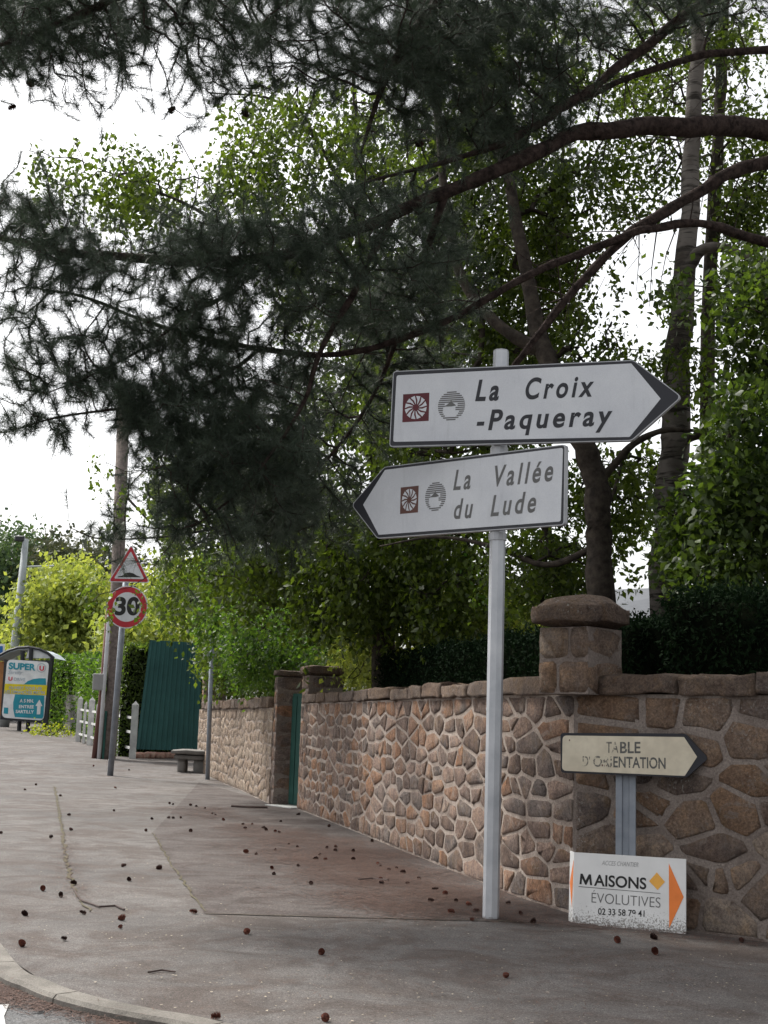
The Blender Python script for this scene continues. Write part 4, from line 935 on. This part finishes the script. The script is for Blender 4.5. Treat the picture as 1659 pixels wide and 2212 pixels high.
openc = [(zc2(*q)) for q in [(103, 168), (149, 147), (250, 193), (286, 274), (294, 335), (211, 367), (478, 160), (472, 255), (535, 86), (388, 69), (3, 348), (605, 338), (344, 683), (660, 496), (535, 545), (102, 688), (265, 792), (1024, 765)]]
solo = {(512, 486): 'dark pine cone lying alone on grey asphalt between the two long cracks', (177, 585): 'reddish pine cone left of the mossy crack', (252, 611): 'black pine cone just left of the mossy crack end',
        (305, 560): 'pine cone sitting in the mossy crack', (505, 708): 'upper of two touching reddish pine cones on open asphalt', (499, 742): 'lower of two touching reddish pine cones on open asphalt',
        (803, 680): 'dark pine cone on the cross seam of the asphalt', (90, 816): 'reddish pine cone close to the kerb', (1332, 850): 'reddish pine cone alone on open asphalt in front of the wall signs',
        (1128, 497): 'upper dark cone of a pair beside the needle drift', (1136, 520): 'lower dark cone of a pair beside the needle drift', (1289, 560): 'dark pine cone nearest the camera side of the needle drift'}
def put_cone(px, label, group=None, red=False, sc=1.15):
    q = G(*px); o = bpy.data.objects.new('pine_cone', CMb if red or random.random() < .2 else CMa); COL.objects.link(o); s_ = sc*random.uniform(.52, .9); o.scale = (s_*random.uniform(.8, 1.1), s_*random.uniform(.7, 1.1), s_*random.uniform(.75, 1.05))
    o.location = q+Vector((0, 0, .024*s_)); o.rotation_euler = (random.uniform(-.5, .6), random.uniform(-3, 3), random.uniform(0, 6.28)); ORG[o.name] = o.location; tag(o, label, 'pine cone', group)
for q in wallc:
    if q[0] < 520: put_cone(q, 'tiny pine cone at the far end of the needle drift by the stick', 'pine cones at the far end of the needle drift')
    elif q[0] < 760: put_cone(q, 'dark pine cone midway along the needle drift beside the wall', 'pine cones in the middle of the needle drift')
    else: put_cone(q, 'dark pine cone in the needle drift just left of the tall signpost', 'pine cones at the near end of the needle drift')
for q in openc:
    if q[1] < 1740: put_cone(q, 'tiny pine cone on far pavement near the 30 post', 'pine cones on the far pavement')
    else: put_cone(q, 'small dark pine cone on open pavement left of the needle drift', 'pine cones on the open pavement')
for q, l in solo.items(): put_cone(zc2(*q), l, 'single pine cones on the pavement', q in ((177, 585), (505, 708), (499, 742), (90, 816), (1332, 850)))
for q, l, rd_ in (((1152, 1996), 'dark pine cone to the right of the tall signpost foot', 0), ((1333, 2037), 'reddish pine cone in front of the leaning white board', 1), ((1412, 2029), 'pine cone close below the right half of the leaning board', 0), ((1415, 2062), 'dark pine cone farthest out from the leaning board', 0),
              ((1602, 2036), 'dark pine cone by the wall foot at the right edge', 0), ((1093, 2112), 'red brown pine cone on open asphalt below the signpost', 1), ((466, 2204), 'pine cone lying on the kerb at the bottom edge', 1), ((703, 2207), 'reddish pine cone at the bottom edge of the pavement', 1)):
    put_cone(q, l, None, rd_)
# cones hanging in the pine
for q in ((362, 232), (48, 185), (12, 238), (520, 300), (760, 560), (330, 700), (905, 300), (1180, 130)):
    d_ = [(P_inv(*p)[0]-q[0])**2+(P_inv(*p)[1]-q[1])**2 for p in N1]; p = Vector(N1[int(np.argmin(d_))])
    o = bpy.data.objects.new('cone', CMa); COL.objects.link(o); o.parent = pine; o.location = p+Vector((0, 0, -.03))-tr; o.rotation_euler = (random.uniform(-1, 1), 0, random.uniform(0, 6)); o.scale = (1.25,)*3
# needle litter
def litter(name, label, pts, n, L=.11, zoff=.006, kind='stuff', spread=None):
    C = []
    while len(C) < n:
        a = random.choice(pts); C.append(a(random.random()))
    C = np.array([tuple(c) for c in C]); th = rng.uniform(0, 2*np.pi, len(C)); d = np.stack([np.cos(th), np.sin(th), rng.uniform(-.03, .06, len(C))], 1); s = np.stack([-np.sin(th), np.cos(th), np.zeros(len(C))], 1)*.0028
    L_ = (L*rng.uniform(.5, 1.1, len(C)))[:, None]; C[:, 2] += zoff+rng.uniform(0, .012, len(C))
    V = np.stack([C-s, C+s, C+d*L_+s*.5], 1).reshape(-1, 3); o = part_np(name, V, np.arange(len(V)).reshape(-1, 3), 3, M['litter'], None, rng.uniform(0, 1, len(C)), kind=kind); return tag(o, label, 'litter')
def along(pa, pb_, sd_):
    A, B_ = G(*pa), G(*pb_); d = (B_-A); nn = Vector((-d.y, d.x, 0)).normalized()
    def f(t): q = A+d*t+nn*random.gauss(0, sd_); q.z = gz(q.y)+.004; return q
    return f
def clus(segs, k, sd_):
    fs = []
    for a, b in segs:
        f0 = along(a, b, sd_)
        cs_ = [f0(random.random()) for _ in range(k)]
        fs += [(lambda t, c=c: c+Vector((random.gauss(0, .16), random.gauss(0, .22), 0))) for c in cs_]
    return fs
segs = [((420, 1745), (700, 1835)), ((700, 1835), (900, 1905)), ((820, 1900), (1060, 1985)), ((560, 1790), (800, 1870)), ((700, 1850), (960, 1960))]
litter('fallen_needles', 'drift of reddish brown pine needles on the pavement beside the long wall', clus(segs, 60, .42)+[along(*s_, .6) for s_ in segs]*10, 60000, .10)
litter('scattered_needles', 'thin scatter of loose needles over the open pavement', [along((200, 1750), (500, 2200), 1.8), along((700, 2000), (1500, 2150), .9), along((1100, 1990), (1650, 2040), .15), along((135, 1800), (160, 1950), .1)], 5200, .09)
litter('gutter_needles', 'thick orange brown needles collected in the gutter by the kerb', [along((-30, 2110), (60, 2135), .10), along((60, 2135), (230, 2185), .08), along((-40, 2125), (120, 2160), .10), along((230, 2185), (420, 2235), .05)], 2600, .10, -.05)
# tiny flecks of bark, dead leaf and grit on the pavement
nf = 2600; px_ = np.stack([rng.uniform(-100, 1700, nf), 1700+520*rng.uniform(0, 1, nf)**1.0], 1); C = []
for a_, b_2 in px_:
    q = G(a_, b_2)
    if kerb_x(q.y)+.2 < q.x and (q.y > 24 or q.x < near.at(max(0, min(near.L, near.L*(23.5-q.y)/12))).x+1.5): C.append((q.x, q.y, q.z+.006+random.random()*.003))
C = np.array(C); n_ = len(C); th = rng.uniform(0, 6.28, (n_, 4))*.15+np.array([0, 1.57, 3.14, 4.71])+rng.uniform(0, 6.28, (n_, 1)); rr_ = rng.uniform(.003, .013, (n_, 1))*rng.uniform(.5, 1, (n_, 4))
V = np.stack([C[:, None, 0]+rr_*np.cos(th), C[:, None, 1]+rr_*np.sin(th), np.repeat(C[:, None, 2], 4, 1)+rng.uniform(0, .004, (n_, 4))], 2).reshape(-1, 3)
o = part_np('pavement_debris', V, np.arange(n_*4).reshape(-1, 4), 4, M['fleck'], None, rng.uniform(0, 1, n_), kind='stuff'); tag(o, 'tiny flecks of bark, grit and dead leaf strewn over the pavement', 'debris')
# twigs on the ground
for pts, r, lab in (([(500, 1744), (540, 1746), (578, 1747)], .02, 'straight dark stick lying near the green door step'), ([(158, 1922), (175, 1948), (215, 1962), (250, 1960), (268, 1968)], .008, 'thin curved twig lying beside the mossy crack'), ([(320, 2104), (350, 2099), (378, 2103)], .006, 'short thin twig near the bottom of the pavement'), ([(775, 1905), (805, 1903), (838, 1906)], .014, 'brown piece of bark by the needle drift')):
    tag(MB().tube([G(*q)+Vector((0, 0, r+.004)) for q in pts], r, 6).build('fallen_twig', M['twig']), lab, 'twig')

# ------------------------------------------------------------------ broadleaf trees behind the wall
def crown(parent, seeds, blobs, per, spread, size, material, bark, name='crown', clump=(0.9, -.15), hang=0, droop=.6, maxr=.05, rk=.004, rmin=.005, keep=.15):
    pn = blob_points(blobs); pn = clumpy(pn, clump[0], clump[1], keep)
    Nn, Dn, cc = grow(seeds, pn, parent, 'twigs', bark, rmin, rk, .3, maxr)
    C = np.repeat(Nn, per, 0); n = len(C); off = rng.normal(size=(n, 3))*spread
    if hang:
        t = rng.uniform(0, 1, n); off = rng.normal(size=(n, 3))*spread*.35; k = np.arange(n) % 4
        nodeoff = np.repeat(rng.normal(size=(len(Nn)*4, 3))*spread, 1, 0).reshape(len(Nn), 4, 3)
        off += nodeoff[np.repeat(np.arange(len(Nn)), per), k]; off[:, 2] -= t*hang
    V, Fc, r_ = leaves_np(C+off, size, droop); part_np(name, V, Fc, 3, material, parent, r_, kind='stuff'); print(parent.name, 'leaves', n)
def tree_base(px, Y): q = P(px, 1400, Y); return Vector((q.x, Y, 0))
# forked tree (trunk near x=1300)
b = tree_base(1298, 16); t1 = thing('broadleaf_tree', b, 'dark forked tree just behind the corner pillar, its left limb leaning over the wall', 'tree')
T1 = limb(t1, 'trunk', [P_inv(b.x, 16, 0), (1298, 1290, 16), (1292, 1150, 16), (1285, 1040, 16), (1262, 960, 16), (1215, 860, 16), (1170, 750, 16.2), (1140, 620, 16.4), (1110, 450, 16.6), (1075, 300, 16.8), (1040, 170, 17), (1020, 20, 17), (1000, -150, 17)], [.2, .17, .16, .16, .15, .13, .12, .09, .08, .07, .06, .05, .03], M['bark'], 10)
T1b = limb(t1, 'branch', [(1292, 1040, 16), (1330, 1000, 15.9), (1370, 960, 15.8), (1430, 930, 15.8), (1500, 930, 15.8)], [.06, .05, .045, .04, .02], M['bark'], 8)
T1c = limb(t1, 'branch', [(1170, 760, 16.2), (1100, 720, 16.3), (1020, 640, 16.5), (985, 560, 16.6), (965, 450, 16.7), (950, 300, 16.8), (930, 100, 17), (925, -80, 17)], [.10, .08, .07, .07, .06, .055, .05, .03], M['bark'], 8)
T1d = limb(t1, 'branch', [(1290, 1180, 16), (1180, 1220, 16.4), (1060, 1180, 17), (940, 1160, 17.5), (820, 1180, 18)], [.05, .04, .03, .02, .01], M['bark'], 6)
sd1 = T1[20:]+T1b+T1c+T1d
crown(t1, sd1, [(880, 240, 1230, 520, 300, 16.8, 19.5), (900, 480, 1260, 780, 420, 16.9, 19.5), (760, 700, 1200, 1000, 320, 16.8, 20), (1180, 330, 1360, 560, 60, 16.5, 18), (900, 0, 1250, 260, 240, 17, 19), (1230, 560, 1330, 740, 14, 16, 18), (1200, 740, 1420, 800, 35, 16, 18), (1020, 1140, 1330, 1290, 130, 16.5, 19), (1230, 960, 1440, 1120, 80, 16.5, 18.5)], 48, .15, .085, M['leaf_birch'], M['bark'], hang=.32, clump=(1.1, -.1))
# pale birch
b = tree_base(1440, 16.5); t2 = thing('birch_tree', b, 'tall birch with banded pale trunk right of the forked tree', 'tree')
T2 = limb(t2, 'trunk', [P_inv(b.x, 16.5, 0), (1440, 1290, 16.5), (1447, 1100, 16.5), (1458, 900, 16.5), (1472, 700, 16.5), (1486, 500, 16.6), (1496, 300, 16.7), (1506, 120, 16.8), (1515, -60, 16.9), (1520, -300, 17)], [.22, .2, .19, .185, .16, .13, .11, .10, .08, .03], M['birch'], 12)
T2b = limb(t2, 'branch', [(1478, 600, 16.5), (1510, 545, 16.4), (1560, 535, 16.3), (1620, 560, 16.2), (1700, 600, 16.1)], [.1, .08, .06, .05, .02], M['birch'], 8)
T2c = limb(t2, 'branch', [(1455, 960, 16.5), (1520, 940, 16.3), (1560, 980, 16.2), (1640, 1060, 16), (1700, 1100, 16)], [.05, .045, .04, .03, .01], M['bark'], 6)
T2d = limb(t2, 'second_stem', [P_inv(b.x+1.0, 17.5, 0), (1530, 900, 17.5), (1540, 500, 17.6), (1552, 300, 17.7), (1560, 100, 17.8), (1565, -150, 17.8)], [.12, .1, .1, .09, .08, .05], M['bark'], 8)
crown(t2, T2[15:]+T2b+T2c+T2d, [(1250, 0, 1659, 250, 250, 17, 19.5), (1500, 240, 1740, 500, 120, 16.9, 19), (1280, 250, 1480, 470, 70, 16.9, 18.5), (1560, 380, 1720, 640, 110, 16.5, 18), (1440, 600, 1520, 900, 22, 15.6, 16.3), (1250, -400, 1750, 0, 150, 15, 19)], 42, .15, .08, M['leaf_birch'], M['bark'], hang=.28, clump=(1.1, -.05))
# maple on the right
b = tree_base(1760, 14.5); t3_ = thing('maple_tree', b, 'leafy dark green maple filling the right edge above the hedge', 'tree')
T3 = limb(t3_, 'trunk', [P_inv(b.x, 14.5, 0), (1750, 1200, 14.5), (1740, 900, 14.5), (1730, 600, 14.5), (1720, 350, 14.5)], [.16, .15, .12, .08, .03], M['bark'], 8)
T3b = limb(t3_, 'branch', [(1745, 1100, 14.5), (1650, 1050, 14.6), (1560, 1030, 14.7), (1480, 1060, 14.8)], [.05, .04, .03, .01], M['bark'], 6)
crown(t3_, T3[3:]+T3b, [(1550, 560, 1760, 800, 130, 13.8, 16), (1545, 780, 1760, 1000, 120, 13.8, 16), (1520, 980, 1760, 1200, 190, 13.8, 16), (1500, 1150, 1760, 1310, 150, 13.8, 16), (1430, 1090, 1540, 1250, 50, 14.5, 16), (1400, 610, 1470, 700, 12, 15, 16)], 52, .16, .098, M['leaf_dark'], M['bark'], clump=(1.3, -.12), droop=.3)
# weeping birch over the wall
b = tree_base(830, 22); t4 = thing('weeping_birch', b, 'weeping birch whose hanging leafy strands fall over the far wall and the 30 sign', 'tree')
T4 = limb(t4, 'trunk', [P_inv(b.x, 22, 0), (835, 1200, 22), (820, 1000, 22), (800, 750, 22), (780, 500, 22), (770, 300, 22), (760, 100, 22)], [.2, .18, .16, .13, .1, .06, .02], M['bark'], 8)
T4b = limb(t4, 'branch', [(800, 760, 22), (700, 640, 21.5), (560, 540, 21), (420, 450, 21), (300, 400, 21), (180, 350, 21)], [.08, .06, .045, .03, .018, .006], M['bark'], 6)
T4c = limb(t4, 'branch', [(820, 1000, 22), (700, 920, 22), (560, 900, 22.5), (430, 930, 23), (330, 1000, 24), (250, 1080, 25)], [.08, .06, .045, .03, .018, .006], M['bark'], 6)
T4d = limb(t4, 'branch', [(820, 950, 22), (900, 880, 21.5), (1000, 900, 21), (1080, 980, 20.5)], [.07, .05, .03, .01], M['bark'], 6)
T4e = limb(t4, 'branch', [(780, 500, 22), (700, 330, 22), (600, 220, 21.5), (450, 200, 21)], [.05, .04, .025, .01], M['bark'], 6)
crown(t4, T4[6:]+T4b+T4c+T4d+T4e, [(60, 290, 400, 400, 34, 20, 22), (100, 350, 640, 460, 120, 20, 22.5), (480, 160, 900, 420, 210, 20, 23), (560, 420, 900, 700, 150, 20, 23), (640, 700, 960, 980, 200, 20, 23), (330, 900, 700, 1150, 230, 21, 24), (600, 980, 1060, 1200, 300, 19.5, 23), (430, 1130, 1050, 1280, 400, 19.5, 24), (640, 1230, 960, 1335, 170, 19.5, 23), (880, 1240, 1090, 1320, 80, 19, 21), (200, 960, 260, 1120, 7, 22, 24), (195, 1200, 225, 1300, 3, 22, 27), (345, 1150, 420, 1310, 60, 22, 27)], 46, .17, .10, M['leaf_birch'], M['bark'], hang=.55, clump=(.8, -.16), droop=.8)
# bright climbing bush by the wall end and creeper over the wall
b = G(470, 1672)+Vector((1.2, 1.5, 0)); t5 = thing('bright_shrub', b, 'bright green leafy shrub spilling over the far wall beside the end pillar', 'shrub')
sh = [Vector((b.x, b.y, .3*k)) for k in range(22)]; MB().tube([b, b+Vector((.1, 0, 6.5))], [.09, .02], 6).build('stem', M['bark'], t5)
crown(t5, sh, [(412, 1190, 500, 1350, 90, 30, 33), (440, 1180, 640, 1370, 150, 28, 32)], 60, .20, .11, M['leaf_bright'], M['bark'], hang=.4, clump=(1, -.4))
b = farp.w(farp.L*.62, 0, -1.0); t6_ = thing('creeper', b, 'green creeper hanging over the far coping towards the green door', 'climbing plant')
MB().tube([b, b+Vector((0, 0, 2.4))], [.05, .03], 6).build('stem', M['bark'], t6_)
crown(t6_, [b+Vector((0, 0, z)) for z in (1.4, 1.9, 2.4)], [(490, 1330, 590, 1450, 110, 25, 28), (590, 1370, 680, 1450, 70, 26, 29), (500, 1270, 720, 1370, 130, 23.5, 28)], 50, .16, .085, M['leaf_bright'], M['bark'], hang=.35, clump=(1, -.5))
b = tree_base(800, 24); t7 = thing('garden_bush', b, 'yellow green bush seen between the door pillar and the dark hedge', 'bush')
MB().tube([b, b+Vector((0, 0, 2.4))], [.05, .03], 6).build('stem', M['bark'], t7)
crown(t7, [b+Vector((0, 0, z)) for z in (.8, 1.4, 1.9)], [(740, 1330, 860, 1490, 120, 22, 25), (880, 1290, 1180, 1400, 260, 20, 24)], 40, .2, .09, M['leaf_lime'], M['bark'], clump=(1, -.3))
b = G(520, 1640)+Vector((3, 6, 0)); t9 = thing('laurel_bush', b, 'broad leafy green bush directly behind the far skylit-toned wall', 'bush')
MB().tube([b, b+Vector((0, 0, 2.6))], [.07, .03], 6).build('stem', M['bark'], t9)
crown(t9, [b+Vector((0, 0, z)) for z in (.8, 1.6, 2.4)], [(440, 1340, 800, 1500, 420, 33, 38)], 44, .22, .13, M['leaf_birch'], M['bark'], clump=(1, -.6))
# thin stems
b = tree_base(1205, 18); t8 = thing('thin_sapling', b, 'slender dark sapling leaning left of the corner pillar', 'tree')
T8 = limb(t8, 'trunk', [P_inv(b.x, 18, 0), (1212, 1280, 18), (1195, 1180, 18), (1150, 1080, 18), (1120, 980, 18)], [.09, .08, .06, .05, .03], M['bark'], 6)
T8b = limb(t8, 'branch', [(1175, 1300, 18), (1120, 1250, 18), (1070, 1230, 18)], [.04, .04, .02], M['bark'], 6)
crown(t8, T8[6:]+T8b, [(1000, 1180, 1250, 1290, 80, 17.5, 19), (1090, 980, 1240, 1150, 40, 17.5, 19)], 36, .2, .075, M['leaf_bright'], M['bark'], clump=(1, -.2))

# ------------------------------------------------------------------ hedges
def hedge(name, label, pts, top, depth, n, size, leafm, base_z=0.0, jag=.05, label_cat='hedge'):
    t = thing(name, pts[0], label, label_cat); path = Path([(p.x, p.y) for p in pts]); mb = MB(); k = max(4, int(path.L/.35)); V = []; Fc = []
    zt0 = top if hasattr(top, '__len__') else (top, top); dpt = depth
    def f(u, v):   # v 0..1 front up, 1..2 top, 2..3 back down
        u_ = u*path.L; zt = zt0[0]+(zt0[1]-zt0[0])*u
        if v < 1: q = path.w(u_, base_z+(zt-base_z)*v, 0)
        elif v < 2: q = path.w(u_, zt, -dpt*(v-1))
        else: q = path.w(u_, zt-(zt-base_z)*(v-2), -dpt)
        return q
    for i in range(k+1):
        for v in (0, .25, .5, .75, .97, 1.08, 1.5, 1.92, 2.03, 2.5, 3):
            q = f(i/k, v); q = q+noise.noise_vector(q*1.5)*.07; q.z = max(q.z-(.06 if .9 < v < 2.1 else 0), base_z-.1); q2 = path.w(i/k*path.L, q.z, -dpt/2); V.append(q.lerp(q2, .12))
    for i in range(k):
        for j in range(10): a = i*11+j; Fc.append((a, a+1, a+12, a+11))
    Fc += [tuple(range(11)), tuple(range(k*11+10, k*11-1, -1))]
    MB().add(V, Fc).build('shade_core', M['core'], t, smooth=True)  # solid dark filler behind the leaves, interior shade put into its colour
    C = []
    for _ in range(n):
        r = random.random(); v = random.random() if r < .5 else 1+random.random() if r < .92 else 2+random.random()*.5
        u = random.random()
        q = f(u, v); q = q+noise.noise_vector(q*1.5)*.07+Vector((random.gauss(0, jag), random.gauss(0, jag), random.gauss(0, jag)))
        C.append(tuple(q))
    for e_ in (0, 1):
        for _ in range(n//12):
            q = path.w(e_*path.L, base_z+random.random()*(zt0[e_]-base_z), -random.random()*dpt); C.append(tuple(q+Vector((random.gauss(0, jag), random.gauss(0, jag), 0))))
    V, Fc, r_ = leaves_np(np.array(C), size, -.3, .4); part_np('foliage', V, Fc, 3, leafm, t, r_, kind='stuff'); return t
s0 = near.L-6.2
for s_ in np.linspace(0, near.L, 40):
    q = near.w(s_, 2.5, -.9); 
    if P_inv(*q)[0] > 820: s0 = s_; break
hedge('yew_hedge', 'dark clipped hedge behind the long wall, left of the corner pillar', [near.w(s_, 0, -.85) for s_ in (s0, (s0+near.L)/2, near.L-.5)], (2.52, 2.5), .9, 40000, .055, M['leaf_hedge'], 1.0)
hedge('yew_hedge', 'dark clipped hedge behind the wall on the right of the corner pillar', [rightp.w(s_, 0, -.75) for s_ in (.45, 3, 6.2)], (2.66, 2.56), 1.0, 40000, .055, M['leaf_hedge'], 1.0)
a, b = P(*Z1(885, 1500), 42), P(*Z1(1130, 1500), 42)
hedge('conifer_hedge', 'dark hedge between the utility pole and the green gate', [Vector((a.x, 42, 0)), Vector((b.x+1.5, 42, 0))], P(*Z1(900, 990), 42).z, 1.2, 9000, .14, M['leaf_dark'], 0)
a, b = P(*Z1(350, 1500), 58), P(*Z1(720, 1500), 50)
hedge('garden_hedge', 'bright green hedge behind the low concrete wall and white fence', [Vector((P(*Z1(360, 1500), 66).x, 66, 0)), Vector((P(*Z1(560, 1500), 62).x, 62, 0)), Vector((P(*Z1(760, 1500), 50).x, 50, 0))], (P(*Z1(400, 1090), 66).z, P(*Z1(700, 1085), 51).z), 1.5, 22000, .2, M['leaf_bright'], 0, .12)
def bush(name, label, px, Y, blobs, per, spread, size, leafm, cat='bush', trunkr=.15, **k):
    b = Vector((P(px, 1500, Y).x, Y, gz(Y))); t = thing(name, b, label, cat); top = max(P(q[0], q[1], Y).z for q in blobs)-1.5
    MB().tube([b, b+Vector((.1, 0, top*.5)), b+Vector((0, 0, top))], [trunkr, trunkr*.7, .03], 7).build('trunk', M['bark'], t)
    crown(t, [b+Vector((0, 0, z)) for z in np.linspace(1, top, 12)], blobs, per, spread, size, leafm, M['bark'], clump=(.5, -.3), maxr=.1, rk=.008, **k)
bush('lime_tree', 'bright yellow green shrub tree between the lamp post and the 30 sign', 130, 72, [(40, 1270, 240, 1440, 360, 69, 77), (90, 1240, 215, 1330, 150, 69, 76), (250, 1340, 420, 1400, 130, 56, 62), (60, 1400, 215, 1440, 90, 68, 74)], 60, .62, .30, M['leaf_lime'])
bush('dark_tree', 'tall dark green tree mass at the far left behind the lamp post', 20, 95, [(-80, 1165, 110, 1320, 300, 90, 102), (-80, 1280, 90, 1460, 260, 88, 98)], 46, .9, .36, M['leaf_far2'], 'tree', .4)
bush('olive_tree', 'brownish green distant tree behind the lime shrub', 170, 90, [(70, 1185, 240, 1340, 260, 86, 96), (180, 1210, 330, 1400, 200, 86, 96), (60, 1300, 240, 1440, 160, 86, 96)], 46, .8, .34, M['leaf_far'], 'tree', .35)
bush('far_tree', 'pale green tree seen through the strands right of the 30 sign', 380, 70, [(300, 1230, 450, 1400, 220, 66, 74)], 40, .6, .26, M['leaf_lime'], 'tree')
bush('verge_weeds', 'yellow green weeds along the foot of the low wall', 110, 57, [(60, 1572, 165, 1592, 26, 55, 58)], 18, .18, .12, M['leaf_yellow'], 'weeds', .03)
print('objects', len(bpy.data.objects), 'tris', sum(len(o.data.polygons) for o in bpy.data.objects if o.type == 'MESH'))
